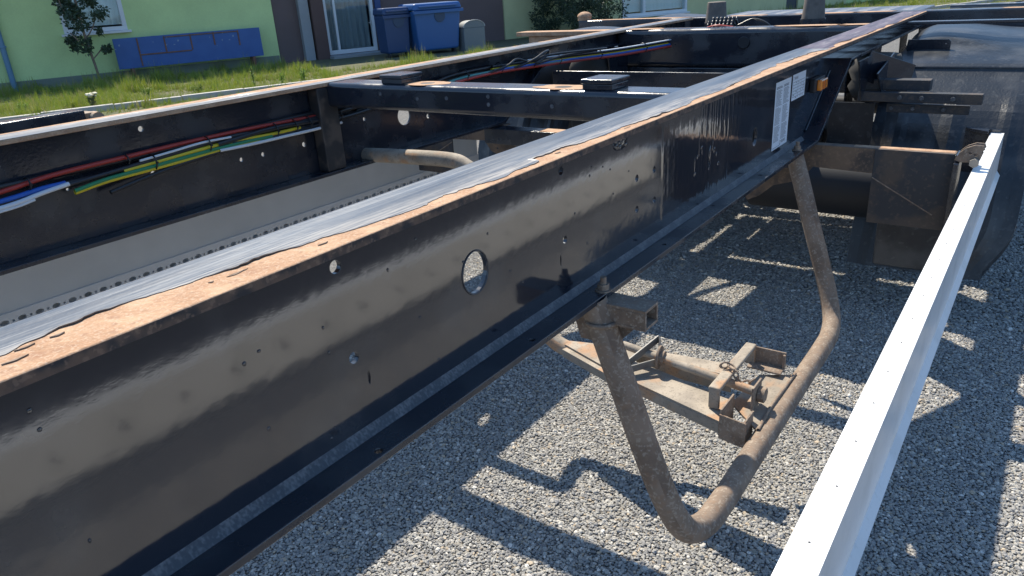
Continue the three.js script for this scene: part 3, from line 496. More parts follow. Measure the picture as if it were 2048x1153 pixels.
// ---- labels and marker lamp on the near rail
function sticker(L0, L1, h0, h1, draw, name, label) {
  const w = 256, h = Math.round(w * (h1 - h0) / (L1 - L0)), c = document.createElement('canvas'); c.width = w; c.height = h;
  const x = c.getContext('2d'); x.fillStyle = '#c9d2dc'; x.fillRect(0, 0, w, h); draw(x, w, h);
  const t = new THREE.CanvasTexture(c); t.colorSpace = THREE.SRGBColorSpace;
  const g = new THREE.PlaneGeometry(L1 - L0, h1 - h0).rotateY(Math.PI / 2).translate(-0.7054, (h0 + h1) / 2, -(L0 + L1) / 2), b = baseOf.get(T);
  g.translate(-b.x, -b.y, -b.z);
  const m = new THREE.Mesh(g, phy({ map: t, roughness: 0.5, side: THREE.DoubleSide })); m.name = name; m.userData.label = label; m.castShadow = m.receiveShadow = true; rail.add(m);
}
sticker(2.40, 2.564, 0.904, 1.119, (x, w, h) => {
  x.fillStyle = '#27303c';
  x.font = 'bold 13px sans-serif';
  for (let col = 0; col < 2; col++) { const x0 = col ? w * 0.53 : w * 0.07; let y = h * 0.07; for (let r = 0; r < 42; r++) { if (r === 2 || r === 15 || r === 29) { y += 5; } const ww = w * (0.36 - 0.13 * hash(r, col, 5)); for (let k = x0; k < x0 + ww; ) { const q = 4 + 14 * hash(Math.round(k), r + 100 * col, 9); x.fillRect(k, y, q, r < 2 ? 4 : 2.6); k += q + 3; } y += (h * 0.82) / 44; } }
  x.font = 'bold 22px sans-serif'; x.fillText('KRONE', w * 0.58, h * 0.955); x.lineWidth = 3; x.strokeStyle = '#27303c'; x.beginPath(); x.arc(w * 0.53, h * 0.937, 9, 0.6, 5.7); x.stroke();
  x.fillRect(w * 0.05, h * 0.972, w * 0.5, 2);
}, 'label_sticker', 'tall white sticker full of small print');
sticker(2.581, 2.735, 1.036, 1.121, (x, w, h) => {
  x.strokeStyle = '#3a4450'; x.lineWidth = 1.5; x.fillStyle = '#2c3540';
  x.font = 'bold 20px sans-serif'; x.fillText('KRONE', w * 0.14, h * 0.2); x.lineWidth = 2; x.beginPath(); x.arc(w * 0.08, h * 0.15, 8, 0.6, 5.7); x.stroke();
  for (let r = 0; r < 6; r++) { const y = h * (0.3 + r * 0.115); x.beginPath(); x.moveTo(w * 0.06, y); x.lineTo(w * 0.94, y); x.stroke(); for (let c = 0; c < 5; c++) if (hash(r, c, 3) > 0.3) x.fillRect(w * (0.09 + c * 0.18), y + 4, w * 0.1 * hash(r, c, 8), 4); }
  for (const c of [0.06, 0.42, 0.7, 0.94]) { x.beginPath(); x.moveTo(w * c, h * 0.3); x.lineTo(w * c, h * 0.88); x.stroke(); }
  x.font = 'bold 14px sans-serif'; x.fillText('CE', w * 0.8, h * 0.97);
}, 'label_sticker', 'small white data sticker with a table');
{
  const lamp = part('marker_lamp', [bx(-0.7058, -0.684, 1.034, 1.082, 2.79, 2.925, 0.006)], M.dark, T, 'amber side marker lamp');
  part('lens', [bx(-0.686, -0.668, 1.038, 1.076, 2.815, 2.9, 0.005)], M.amber, lamp);
  part('reflector_strip', [bx(-0.6685, -0.6665, 1.041, 1.073, 2.85, 2.862, 0.001)], M.amberDark, lamp);
  part('reflector_strip', [bx(-0.6685, -0.6665, 1.041, 1.073, 2.83, 2.838, 0.001)], M.amberDark, lamp);
}
// ---- bolts on the bottom flange
const hexNut = (X, h, L, r, t) => new THREE.CylinderGeometry(r, r, t, 6).rotateY(0.3).translate(X, h + t / 2, -L);
for (const [X, L] of [[-0.661, 1.194], [-0.669, 2.569]]) part('bolt', [cylY(X, 0.8765, 0.8795, L, 0.0165, 0.0165, 20), hexNut(X, 0.8795, L, 0.0125, 0.012), cylY(X, 0.8915, 0.906, L, 0.0065)], M.brown, T, 'rusty bolt and washer');

// ---- cross members
function crossBox(x0, x1, l0, l1, h0, h1, r, mat = M.black) { return new RoundedBoxGeometry(x1 - x0, h1 - h0, l1 - l0, 5, r).translate((x0 + x1) / 2, (h0 + h1) / 2, -(l0 + l1) / 2); }
{
  const cm = part('cross_member', crossBox(-2.0885, -0.7155, 1.745, 1.86, 1.097, 1.1795, 0.016), M.black, T);
  for (const [X, L, s] of [[-1.74, 1.80, 1], [-0.986, 1.80, 1]]) {
    part('support_pad', [bx(X - 0.048, X + 0.048, 1.196, 1.208, L - 0.045, L + 0.06, 0.003), bx(X - 0.045, X + 0.045, 1.1797, 1.1958, L - 0.04, L + 0.055, 0.003)], M.black, cm);
  }
  const patch = (X, L, a, b, hole) => { const pts = []; for (let k = 0; k < 40; k++) { const t = k / 40 * 6.283, f = 0.82 + 0.4 * vnoise(k * 0.6 + X * 50, 0.5, 8192, 9); pts.push([X + a * f * Math.cos(t), L + b * f * Math.sin(t)]); } return exY(pts, 1.1797, 1.1803, hole ? [[X, L, 0.026, 0.02]] : []); };
  for (const X of [-1.62, -1.115]) { part('rust_patch', patch(X, 1.80, 0.085, 0.045, true), M.rust, cm); part('drain_hole', exY(shp0(X, 1.8), 1.1796, 1.1799, []), M.dark, cm); }
  const dots = []; for (const [X, h] of [[-1.34, 1.155], [-1.34, 1.132], [-1.5, 1.145], [-1.62, 1.14], [-1.12, 1.135], [-1.78, 1.15]]) dots.push(new THREE.CylinderGeometry(0.006, 0.006, 0.002, 12).rotateX(Math.PI / 2).translate(X, h, -1.7445));
  for (const d of dots) part('plug', d, M.weld, cm);
}
function shp0(X, L) { const p = []; for (let k = 0; k < 20; k++) p.push([X + 0.0255 * Math.cos(k / 20 * 6.283), L + 0.0195 * Math.sin(k / 20 * 6.283)]); return p; }
{
  // rear beams across the chassis with their outriggers
  const patchY = (X, L, a, b, h) => { const pts = []; for (let k = 0; k < 50; k++) { const t = k / 50 * 6.283, f = 0.8 + 0.4 * vnoise(k * 0.7 + X * 50, 0.5, 8192, 19); pts.push([X + a * f * Math.sign(Math.cos(t)) * Math.pow(Math.abs(Math.cos(t)), 0.5), L + b * f * Math.sin(t)]); } return exY(pts, h, h + 0.001, []); };
  const a = part('cross_beam', [crossBox(-2.0885, -0.7155, 3.96, 4.09, 0.98, 1.1795, 0.028), bx(-2.085, -0.72, 0.86, 0.979, 3.98, 4.08, 0.01)], M.black, T, 'round edged cross beam with cables');
  for (const [X, w] of [[-1.93, 0.11], [-1.04, 0.17], [-0.83, 0.08]]) part('rust_patch', patchY(X, 4.02, w, 0.045, 1.1797), M.rust, a);
  part('pipe_stub', [new THREE.TorusGeometry(0.026, 0.006, 8, 24).translate(-1.345, 1.106, -3.957), new THREE.CylinderGeometry(0.024, 0.024, 0.01, 20).rotateX(Math.PI / 2).translate(-1.345, 1.106, -3.957)], M.dark, a);
  part('outrigger', [bx(-2.78, -2.156, 1.155, 1.18, 3.95, 4.06, 0.004), bx(-2.7, -2.156, 1.1, 1.154, 3.97, 4.04, 0.004)], M.rust, T, 'rusty outrigger on the far side');
  part('outrigger', [bx(-0.648, 0.0, 1.152, 1.167, 4.30, 4.37, 0.004)], M.black, T, 'black outrigger over the mudguard');
  const b = part('cross_beam', [bx(-2.95, 0.1, 1.08, 1.179, 5.0, 5.13, 0.008)], M.black, T, 'rearmost full width cross beam');
  for (const [X, w] of [[-2.5, 0.42], [-1.7, 0.12], [-1.2, 0.2], [-0.95, 0.12], [-0.2, 0.1]]) part('rust_patch', patchY(X, 5.055, w, 0.05, 1.1792), M.rust, b);
  part('top_plate', [bx(-1.95, -0.72, 1.15, 1.171, 5.25, 5.8, 0.004), bx(-0.6, 0.1, 1.16, 1.18, 5.5, 5.6, 0.004)], M.top, T);
  part('end_knob', [cylY(-2.93, 1.1795, 1.205, 5.06, 0.05, 0.05, 20), new THREE.SphereGeometry(0.055, 20, 10, 0, 6.3, 0, 1.571).scale(1, 0.65, 1).translate(-2.93, 1.205, -5.06)], M.rust, b);
  // rubber stops between the beams
  for (const [X, L] of [[-1.735, 4.58], [-1.2, 4.7]]) {
    const q = part('rubber_stop', [cylY(X, 1.172, 1.285, L, 0.064, 0.054, 28), cylY(X, 1.285, 1.288, L, 0.054, 0.05, 28)], M.bumper, T);
    part('stop_socket', [cylY(X, 1.10, 1.171, L, 0.07, 0.07, 24), bx(X - 0.09, X + 0.09, 1.085, 1.099, L - 0.09, L + 0.09, 0.003)], M.black, q);
  }
  part('coupling_tray', [bx(-1.95, -0.85, 1.06, 1.084, 4.2, 4.95, 0.004)], M.black, T);
  // coiled hoses by the first stop
  for (let i = 0; i < 3; i++) { const pts = []; for (let k = 0; k <= 60; k++) { const t = k / 60; pts.push([-1.68 + t * 0.16, 1.16 + 0.02 * Math.sin(t * 44 + i * 2) + 0.015 * i, 4.3 + 0.02 * Math.cos(t * 44 + i * 2) + i * 0.03]); } part('hose', tube(pts, 0.006, 160, 6), CAB.black, T); }
  part('hose', tube([[-1.5, 1.17, 4.3], [-1.42, 1.20, 4.32], [-1.33, 1.17, 4.3], [-1.28, 1.1, 4.28]], 0.005, 30, 6), CAB.black, T);
  part('hose', tube([[-1.7, 1.15, 4.25], [-1.6, 1.175, 4.22], [-1.5, 1.165, 4.22]], 0.006, 20, 6), CAB.red, T);
  for (const [X, L] of [[-1.13, 2.75], [-1.03, 2.75]]) part('hose_coupling', bx(X - 0.018, X + 0.018, 1.0, 1.03, L, L + 0.04, 0.006), M.redPlastic, T);
}
// low cross channel between the rails, rusty on top
{
  const c = part('cross_channel', [bx(-2.08, -0.72, 0.79, 0.858, 2.66, 2.674, 0.002), bx(-2.08, -0.72, 0.848, 0.8585, 2.675, 2.74, 0.002)], M.black, T);
  part('rust_patch', bx(-1.78, -1.3, 0.8587, 0.86, 2.665, 2.735, 0), M.rust, c);
}
// ---- side guards
const guardProf = [[-0.162, 0.82], [-0.118, 0.82], [-0.118, 0.674], [-0.106, 0.657], [-0.108, 0.655], [-0.1215, 0.671], [-0.1215, 0.712], [-0.162, 0.712]].reverse();
{
  const g = part('side_guard', exL(guardProf, -1.6, 3.36, [], 0.0008), M.white, T, 'white painted side guard rail');
  const riv = []; for (let L = -0.1; L < 3.3; L += 0.1185) riv.push(cylY(-0.1395 + rr(-0.001, 0.001), 0.8199, 0.8208, L + 0.018 + rr(-0.004, 0.004), 0.0017, 0.0014, 8));
  part('rivet', riv, M.weld, g);
  const bl = []; for (let L = -0.1; L < 3.3; L += 0.1185) bl.push(cylX(-0.1645, -0.1615, 0.765, L, 0.007, 10)); part('bolt_head', bl, M.weld, g);
  part('end_plate', [exL([[-0.248, 0.836], [-0.131, 0.832], [-0.131, 0.66], [-0.248, 0.66]], 3.362, 3.37, [], 0.001), exY([[-0.248, 3.362], [-0.168, 3.3], [-0.168, 3.362]], 0.824, 0.834, [])], M.black, g);
  // far side guard, seen from behind between the rails
  const f = part('side_guard', [bx(-2.644, -2.640, 0.5575, 0.80, -1.6, 3.3, 0.001)], M.alu, T, 'grey back of the far side guard');
  const holes = []; for (let L = -0.3; L < 3.2; L += 0.054) { holes.push([L, 0.537, 0.0135, 0.0085]); holes.push([L + 0.027, 0.537, 0.0042, 0.0042]); }
  part('perforated_lip', exX([[-1.6, 0.508], [3.3, 0.508], [3.3, 0.566], [-1.6, 0.566]], -2.639, -2.634, holes), M.aluLip, f);
  part('outer_face', [bx(-2.69, -2.686, 0.508, 0.80, -1.6, 3.3, 0.001), bx(-2.6855, -2.6395, 0.505, 0.5075, -1.6, 3.3, 0.001)], M.white, f);
  part('top_lip', bx(-2.6395, -2.6, 0.797, 0.80, -1.6, 3.3, 0.001), M.alu, f);
}
// black lashing bar outside the far rail
{ const lb = part('lashing_bar', [bx(-2.69, -2.62, 1.10, 1.152, -1.6, 1.2, 0.004)], M.black, T); part('end_fitting', [cylX(-2.70, -2.61, 1.118, 1.235, 0.022, 16), bx(-2.66, -2.63, 1.09, 1.14, 1.2, 1.25, 0.004)], M.dusty, lb); }

// ---- spare wheel carrier: bent tube frame with a clamp arm
function carrierTube(m) { const f = (x) => (m ? mir(x) : x); return [tube([[f(-0.67), 0.865, 1.165], [f(-0.655), 0.82, 1.17], [f(-0.61), 0.70, 1.17], [f(-0.553), 0.55, 1.17], [f(-0.507), 0.435, 1.175], [f(-0.478), 0.355, 1.205], [f(-0.462), 0.322, 1.27], [f(-0.457), 0.315, 1.36], [f(-0.457), 0.315, 1.6], [f(-0.457), 0.315, 2.0], [f(-0.457), 0.315, 2.28], [f(-0.462), 0.32, 2.38], [f(-0.478), 0.345, 2.455], [f(-0.51), 0.42, 2.50], [f(-0.55), 0.515, 2.53], [f(-0.60), 0.635, 2.56], [f(-0.65), 0.75, 2.60], [f(-0.69), 0.84, 2.63]], 0.029, 140, 18, false, 0.5)]; }
{
  const fr = part('tube_frame', carrierTube(false), M.brown, T, 'bent brown tube frame of the spare wheel carrier');
  // gusset between the tube and the arms
  part('gusset', exY([[-0.47, 1.66], [-0.455, 1.62], [-0.452, 2.06], [-0.47, 2.0], [-0.56, 1.95], [-0.575, 1.76]], 0.335, 0.342, [], 0.001), M.dusty, fr);
  const arm = part('clamp_arm', [exY([[-1.16, 1.83], [-0.93, 1.742], [-0.90, 1.90], [-0.95, 1.915], [-1.16, 1.86]], 0.345, 0.351, [], 0.001),
    exY([[-0.93, 1.742], [-0.565, 1.642], [-0.583, 1.765], [-0.86, 1.83], [-0.91, 1.835]], 0.344, 0.350, [], 0.001), bar([-1.15, 0.330, 1.826], [-0.93, 0.330, 1.744], 0.04, 0.028), bar([-0.93, 0.328, 1.744], [-0.566, 0.328, 1.644], 0.006, 0.032),
    exY([[-0.93, 1.89], [-0.62, 1.885], [-0.62, 1.96], [-0.93, 1.925]], 0.345, 0.351, [], 0.001), bar([-0.93, 0.322, 1.89], [-0.62, 0.322, 1.886], 0.006, 0.05)], M.dusty, T, 'rusty dusty clamp arm');
  // upturned channel ends
  part('channel_end', [bar([-0.566, 0.335, 1.643], [-0.49, 0.335, 1.63], 0.005, 0.075), bx(-0.50, -0.494, 0.298, 0.372, 1.63, 1.70, 0.002), bx(-0.56, -0.494, 0.298, 0.304, 1.645, 1.70, 0.002), bx(-0.566, -0.56, 0.31, 0.385, 1.645, 1.74, 0.002)], M.brown, arm);
  part('channel_end', [bx(-0.60, -0.50, 0.352, 0.405, 2.0, 2.006, 0.002), bx(-0.60, -0.50, 0.352, 0.358, 1.955, 2.0, 0.002), bx(-0.507, -0.50, 0.352, 0.40, 1.99, 2.005, 0.001)], M.brown, arm);
  part('strap', [bx(-0.618, -0.585, 0.405, 0.418, 1.69, 1.995, 0.005), bx(-0.616, -0.587, 0.352, 0.41, 1.69, 1.703, 0.003), bx(-0.616, -0.587, 0.352, 0.41, 1.982, 1.995, 0.003)], M.dusty, arm);
  part('threaded_rod', [rod([-0.95, 0.395, 1.84], [-0.50, 0.385, 1.775], 0.0125, 14)], M.dusty, arm);
  part('disc', [new THREE.CylinderGeometry(0.036, 0.036, 0.006, 26).rotateZ(Math.PI / 2).rotateY(0.14).translate(-0.82, 0.393, -1.822), new THREE.CylinderGeometry(0.022, 0.022, 0.016, 20).rotateZ(Math.PI / 2).rotateY(0.14).translate(-0.812, 0.393, -1.821)], M.brown, arm);
  part('handle', [bar([-0.90, 0.378, 1.735], [-0.845, 0.43, 1.872], 0.006, 0.022), bar([-0.845, 0.43, 1.872], [-0.822, 0.395, 1.835], 0.006, 0.022), bar([-0.90, 0.372, 1.715], [-0.825, 0.385, 1.80], 0.006, 0.022)], M.steel, arm);
  part('nut_plate', [bx(-0.513, -0.507, 0.35, 0.42, 1.73, 1.80, 0.002), new THREE.CylinderGeometry(0.022, 0.022, 0.018, 6).rotateZ(Math.PI / 2).translate(-0.496, 0.385, -1.772)], M.brown, arm);
  part('weld_bead', tube([[-0.468, 0.345, 1.66], [-0.474, 0.346, 1.78], [-0.472, 0.346, 1.9], [-0.47, 0.345, 2.0]], 0.005, 24, 6), M.brown, fr); part('weld_bead', new THREE.TorusGeometry(0.031, 0.005, 6, 20).rotateX(Math.PI / 2).translate(-0.652, 0.822, -1.17), M.brown, fr);
  // chain
  const links = []; const cp = [[-0.625, 0.425, 1.80], [-0.605, 0.432, 1.81], [-0.585, 0.425, 1.80], [-0.572, 0.40, 1.79], [-0.56, 0.385, 1.80], [-0.545, 0.39, 1.81], [-0.528, 0.41, 1.80]];
  for (let i = 0; i < cp.length - 1; i++) { const a = V(...cp[i]), b = V(...cp[i + 1]), d = b.clone().sub(a), g = new THREE.TorusGeometry(0.008, 0.0028, 6, 14).scale(1.5, 1, 1); if (i % 2) g.rotateX(Math.PI / 2); g.applyQuaternion(new THREE.Quaternion().setFromUnitVectors(new THREE.Vector3(1, 0, 0), d.normalize())); links.push(g.translate((a.x + b.x) / 2, (a.y + b.y) / 2, (a.z + b.z) / 2)); }
  part('chain', links, M.brown, arm);
  // inner tube from the far rail down to the arm
  part('tube_arm', tube([[-2.14, 0.885, 1.935], [-1.9, 0.895, 1.935], [-1.68, 0.90, 1.935], [-1.60, 0.885, 1.93], [-1.55, 0.84, 1.925], [-1.42, 0.62, 1.90], [-1.31, 0.44, 1.87], [-1.26, 0.375, 1.86], [-1.2, 0.335, 1.85], [-1.1, 0.32, 1.845], [-0.95, 0.318, 1.83]], 0.027, 110, 16), M.dusty, T, 'pale dusty tube running down to the clamp arm');
  // square socket tube under the front bolt
  const sk = part('socket_tube', [bx(-0.76, -0.555, 0.857, 0.8635, 1.165, 1.222, 0.001), bx(-0.76, -0.555, 0.82, 0.826, 1.165, 1.222, 0.001), bx(-0.76, -0.555, 0.8262, 0.8568, 1.165, 1.171, 0.001), bx(-0.76, -0.555, 0.8262, 0.8568, 1.216, 1.222, 0.001)], M.brown, T);
  part('socket_plate', exL([[-0.74, 0.8195], [-0.58, 0.8195], [-0.64, 0.755], [-0.72, 0.755]], 1.20, 1.206, [], 0.001), M.brown, sk);
}
// ---- guard brackets (near, and the one on the far side)
function bracket(m) {
  const f = (x) => (m ? mir(x) : x), P = (pts) => { const q = pts.map(([x, h]) => [f(x), h]); return m ? q.reverse() : q; };
  const lo = (a, c) => [Math.min(f(a), f(c)), Math.max(f(a), f(c))], W = lo(-0.775, -0.217);
  const b = part('guard_bracket', [exL(P([[-0.775, 0.862], [-0.82, 0.79], [-0.885, 0.69], [-0.90, 0.655], [-0.885, 0.632], [-0.84, 0.655], [-0.79, 0.70], [-0.73, 0.718], [-0.69, 0.735], [-0.655, 0.782], [-0.458, 0.775], [-0.458, 0.8605]]), 2.745, 2.751, [[f(-0.73), 0.75, 0.005]], 0.0008), bx(W[0], W[1], 0.853, 0.8595, 2.752, 2.80, 0.0015)], M.bracketRust, T, 'rusty bracket arm carrying the side guard');
  part('bracket_plate', exL(P([[-0.457, 0.8605], [-0.457, 0.60], [-0.217, 0.60], [-0.217, 0.859], [-0.4, 0.8605]]), 2.744, 2.75, [], 0.0008), M.bracket, b, 'dark plate at the end of the bracket');
  const a = Math.min(f(-0.53), f(-0.222)), z = Math.max(f(-0.53), f(-0.222)); const pts = []; for (let k = 0; k <= 30; k++) pts.push([lerp(a, z, k / 30), 2.764 + 0.008 * (vnoise(k * 0.8, 0.5, 8192, 4) - 0.5)]); pts.push([z, 2.797], [a, 2.797]);
  part('rust_patch', exY(pts, 0.8597, 0.8602, []), M.rust, b);
  part('crease', bar([f(-0.456), 0.762, 2.743], [f(-0.256), 0.65, 2.743], 0.004, 0.004), M.brown, b);
  return b;
}
M.bracketRust = std({ map: tex(512, 512, (u, v) => { const a = fbm(u, v, 5, 5, 311), c = fbm(u, v, 50, 3, 318); let k = mix3([0.05, 0.043, 0.04], [0.16, 0.11, 0.075], smooth(0.3, 0.65, a)); return mix3(k, [0.26, 0.17, 0.11], 0.4 * smooth(0.55, 0.8, c)); }, true, 0.4), roughness: 0.8, bumpMap: rustB, bumpScale: 0.001 });
M.bracket = std({ map: tex(512, 512, (u, v) => { const a = fbm(u, v, 5, 5, 301), c = fbm(u, v, 50, 3, 308); let k = mix3([0.03, 0.033, 0.04], [0.075, 0.058, 0.047], smooth(0.45, 0.7, a)); return mix3(k, [0.14, 0.10, 0.07], 0.3 * smooth(0.6, 0.75, c)); }, true, 0.5), roughness: 0.6, bumpMap: rustB, bumpScale: 0.001 });
{
  const b = bracket(false);
  // hanger with two hook plates over the guard
  part('hanger', [bx(-0.216, -0.166, 0.84, 0.862, 2.72, 2.80, 0.003), bx(-0.216, -0.2, 0.60, 0.839, 2.70, 2.80, 0.003)], M.black, b);
  const hook = (L) => exL([[-0.216, 0.848], [-0.205, 0.872], [-0.188, 0.889], [-0.165, 0.899], [-0.142, 0.898], [-0.137, 0.886], [-0.146, 0.878], [-0.142, 0.868], [-0.146, 0.852], [-0.156, 0.842], [-0.2, 0.842]].reverse(), L, L + 0.006, [[-0.175, 0.872, 0.005], [-0.16, 0.868, 0.0055]], 0.0008);
  part('hook_plate', hook(2.715), M.dusty2 = std({ map: brownCol, roughness: 0.6, metalness: 0.3 }), b); part('hook_plate', hook(2.755), M.dusty2, b);
  part('hex_bolt', [new THREE.CylinderGeometry(0.0145, 0.0145, 0.02, 6).rotateX(Math.PI / 2).translate(-0.16, 0.845, -2.705)], M.dusty, b);
  bracket(true);
}
// ---- cables along the far rail
{
  const bundle = (name, label, specs, ties) => {
    let first = null;
    for (const [mat, r, pts] of specs) { const m = part('cable', tube(pts, r, pts.length * 10, 8), mat, T); first = first || m; }
    for (const [X, h, L, r] of ties) part('cable_tie', [new THREE.TorusGeometry(r, 0.0022, 6, 20).translate(X, h, -L), bx(X + r - 0.002, X + r + 0.006, h - 0.003, h + 0.003, L - 0.003, L + 0.003, 0.001)], CAB.black, T);
  };
  const X = -2.078, run = (dx, dh, pts) => pts.map(([L, h, x = 0]) => [X + dx + x, h + dh, L]);
  bundle('', '', [
    [CAB.red, 0.0065, run(0.012, 0, [[0.2, 1.02], [0.45, 1.035], [0.7, 1.056], [0.83, 1.069], [1.02, 1.074], [1.22, 1.078], [1.45, 1.078], [1.7, 1.072]])],
    [CAB.black, 0.009, run(0.004, 0.006, [[0.2, 1.05], [0.6, 1.06], [1.0, 1.06], [1.3, 1.064], [1.6, 1.066], [1.8, 1.065], [2.2, 1.08], [2.6, 1.1], [3.1, 1.09]])],
    [CAB.black, 0.008, run(0.016, -0.008, [[0.2, 1.04], [0.7, 1.045], [1.1, 1.054], [1.3, 1.06], [1.6, 1.056], [1.9, 1.06], [2.3, 1.1]])],
    [CAB.black, 0.007, run(0.02, 0.004, [[0.8, 1.03], [1.1, 1.048], [1.35, 1.064], [1.5, 1.058], [1.75, 1.066], [2.1, 1.08]])],
    [CAB.black, 0.01, run(0.0, 0.012, [[1.25, 1.06], [1.4, 1.064], [1.6, 1.068], [1.78, 1.07]])], [CAB.black, 0.008, run(0.024, 0.004, [[1.3, 1.05], [1.5, 1.062], [1.7, 1.056], [1.8, 1.06]])], [CAB.black, 0.007, run(0.022, -0.018, [[1.35, 1.066], [1.55, 1.056], [1.75, 1.066]])],
    [CAB.white, 0.0035, run(0.026, 0.006, [[1.05, 1.052], [1.15, 1.058], [1.25, 1.064], [1.35, 1.062]])],
    [CAB.yellow, 0.006, run(0.022, -0.002, [[1.0, 1.042], [1.1, 1.046], [1.25, 1.053], [1.38, 1.055], [1.5, 1.05], [1.62, 1.05]])],
    [CAB.green, 0.0055, run(0.026, -0.006, [[0.86, 1.025], [0.95, 1.036], [1.06, 1.04], [1.18, 1.045], [1.35, 1.05], [1.5, 1.048]])],
    [CAB.yellow, 0.006, run(0.024, -0.016, [[0.86, 1.03], [0.95, 1.04], [1.08, 1.044], [1.18, 1.047], [1.3, 1.052], [1.45, 1.056]])],
    [CAB.blue, 0.0065, run(0.022, 0, [[0.3, 1.01], [0.55, 1.03], [0.7, 1.036], [0.78, 1.043], [0.845, 1.044]])],
    [CAB.white, 0.006, run(0.028, -0.008, [[0.3, 1.005], [0.55, 1.022], [0.7, 1.03], [0.78, 1.041], [0.85, 1.049]])],
    [CAB.white, 0.0035, run(0.03, -0.016, [[0.3, 1.01], [0.55, 1.025], [0.7, 1.03], [0.76, 1.038]])],
    [CAB.white, 0.005, run(0.03, -0.014, [[1.3, 1.05], [1.42, 1.047], [1.55, 1.047], [1.7, 1.047], [1.8, 1.049]])],
    [CAB.black, 0.006, run(0.024, -0.03, [[0.95, 1.022], [1.05, 1.038], [1.2, 1.055], [1.4, 1.066]])],
  ], [[X + 0.016, 1.062, 0.76, 0.016], [X + 0.014, 1.066, 1.02, 0.014], [X + 0.018, 1.046, 1.09, 0.022], [X + 0.014, 1.06, 1.27, 0.024], [X + 0.014, 1.056, 1.52, 0.024], [X + 0.014, 1.056, 1.66, 0.024], [X + 0.014, 1.056, 1.6, 0.023], [X + 0.014, 1.06, 1.8, 0.022]]);
  const far = [[1.9, 1.05, 0], [2.2, 1.07, 0.01], [2.42, 1.108, 0.022], [2.7, 1.112, 0.022], [2.97, 1.104, 0.025], [3.3, 1.096, 0.06], [3.65, 1.09, 0.15], [3.97, 1.105, 0.30]];
  const fr = (dx, dh, a = 0, b = 9) => far.slice(a, b).map(([L, h, x]) => [X + dx + x, h + dh, L]);
  bundle('', '', [
    [CAB.red, 0.006, fr(0.03, -0.014, 2)], [CAB.teal, 0.006, fr(0.022, -0.008, 1, 6)], [CAB.blue, 0.006, fr(0.024, -0.005, 3)], [CAB.yellow, 0.0062, fr(0.012, 0.0, 3)],
    [CAB.black, 0.008, fr(0.0, 0.008, 0)], [CAB.black, 0.006, fr(0.016, 0.012, 3)], [CAB.white, 0.003, fr(0.02, 0.02, 4)], [CAB.white, 0.003, fr(0.03, 0.02, 5)],
  ], [2.5, 2.75, 3.0, 3.2, 3.5, 3.8].map((L) => { let i = 0; while (far[i + 1][0] < L) i++; const t = (L - far[i][0]) / (far[i + 1][0] - far[i][0]); return [X + 0.016 + lerp(far[i][2], far[i + 1][2], t), lerp(far[i][1], far[i + 1][1], t) + 0.002, L, 0.024]; }));
}
part('cable', tube([[-2.03, 1.10, 2.85], [-1.99, 1.125, 2.95], [-1.99, 1.15, 3.05], [-2.01, 1.15, 3.12], [-2.02, 1.12, 3.1], [-2.0, 1.105, 3.0], [-1.97, 1.12, 3.2], [-1.93, 1.12, 3.45]], 0.0055, 90, 8), CAB.black, T);
part('cable', tube([[-2.05, 1.09, 2.6], [-2.0, 1.12, 2.75], [-2.01, 1.14, 2.85], [-2.0, 1.12, 2.95], [-1.98, 1.135, 3.1], [-1.9, 1.125, 3.5]], 0.005, 70, 8), CAB.black, T);
// ---- running gear: mudguards, wheels, axles, tank
const fenderProf = [[3.40, 0.20], [3.46, 0.42], [3.55, 0.66], [3.68, 0.85], [3.9, 0.985], [3.905, 1.0], [4.15, 1.06], [4.4, 1.105], [4.62, 1.118], [4.85, 1.105], [5.08, 1.04], [5.2, 0.93]];
const fenderProf2 = [[5.25, 0.93], [5.35, 1.03], [5.6, 1.09], [5.95, 1.115], [6.3, 1.1], [6.6, 1.03], [6.8, 0.9], [6.9, 0.6]];
function mudguard(prof, x0, x1, wav, lift = 0) {
  const curve = new THREE.CatmullRomCurve3(prof.map(([L, h]) => new THREE.Vector3(L, h, 0))), nu = 70, nv = 26, pos = [], P = [];
  for (let i = 0; i <= nu; i++) {
    const c = curve.getPoint(i / nu), row = [], low = smooth(0.5, 0.2, c.y);
    for (let j = 0; j <= nv; j++) { const t = j / nv, top = smooth(1.02, 1.1, c.y); let X = lerp(x0, x1 - 0.09 * low * low, t); const rib = Math.pow(Math.abs(Math.sin(t * Math.PI * 3)), 8) * 0.012 * smooth(0.95, 0.85, c.y); row.push([X, c.y + lift + wav * top * Math.sin(t * 5.2 + 0.6) * 0.5 - 0.03 * Math.pow(Math.abs(2 * t - 1), 6) * top, -(c.x - rib)]); }
    P.push(row);
  }
  for (let i = 0; i < nu; i++) for (let j = 0; j < nv; j++) pos.push(...P[i][j], ...P[i][j + 1], ...P[i + 1][j + 1], ...P[i][j], ...P[i + 1][j + 1], ...P[i + 1][j]);
  const edge = (j) => { for (let i = 0; i < nu; i++) { const a = P[i][j], b = P[i + 1][j], d = 0.03; const s = j ? [a, [a[0], a[1] - d, a[2] - d * 0.6], [b[0], b[1] - d, b[2] - d * 0.6], b] : [b, [b[0], b[1] - d, b[2] - d * 0.6], [a[0], a[1] - d, a[2] - d * 0.6], a]; pos.push(...s[0], ...s[1], ...s[2], ...s[0], ...s[2], ...s[3]); } };
  edge(0); edge(nv);
  let g = new THREE.BufferGeometry(); g.setAttribute('position', new THREE.Float32BufferAttribute(pos, 3)); g.computeVertexNormals(); return g;
}
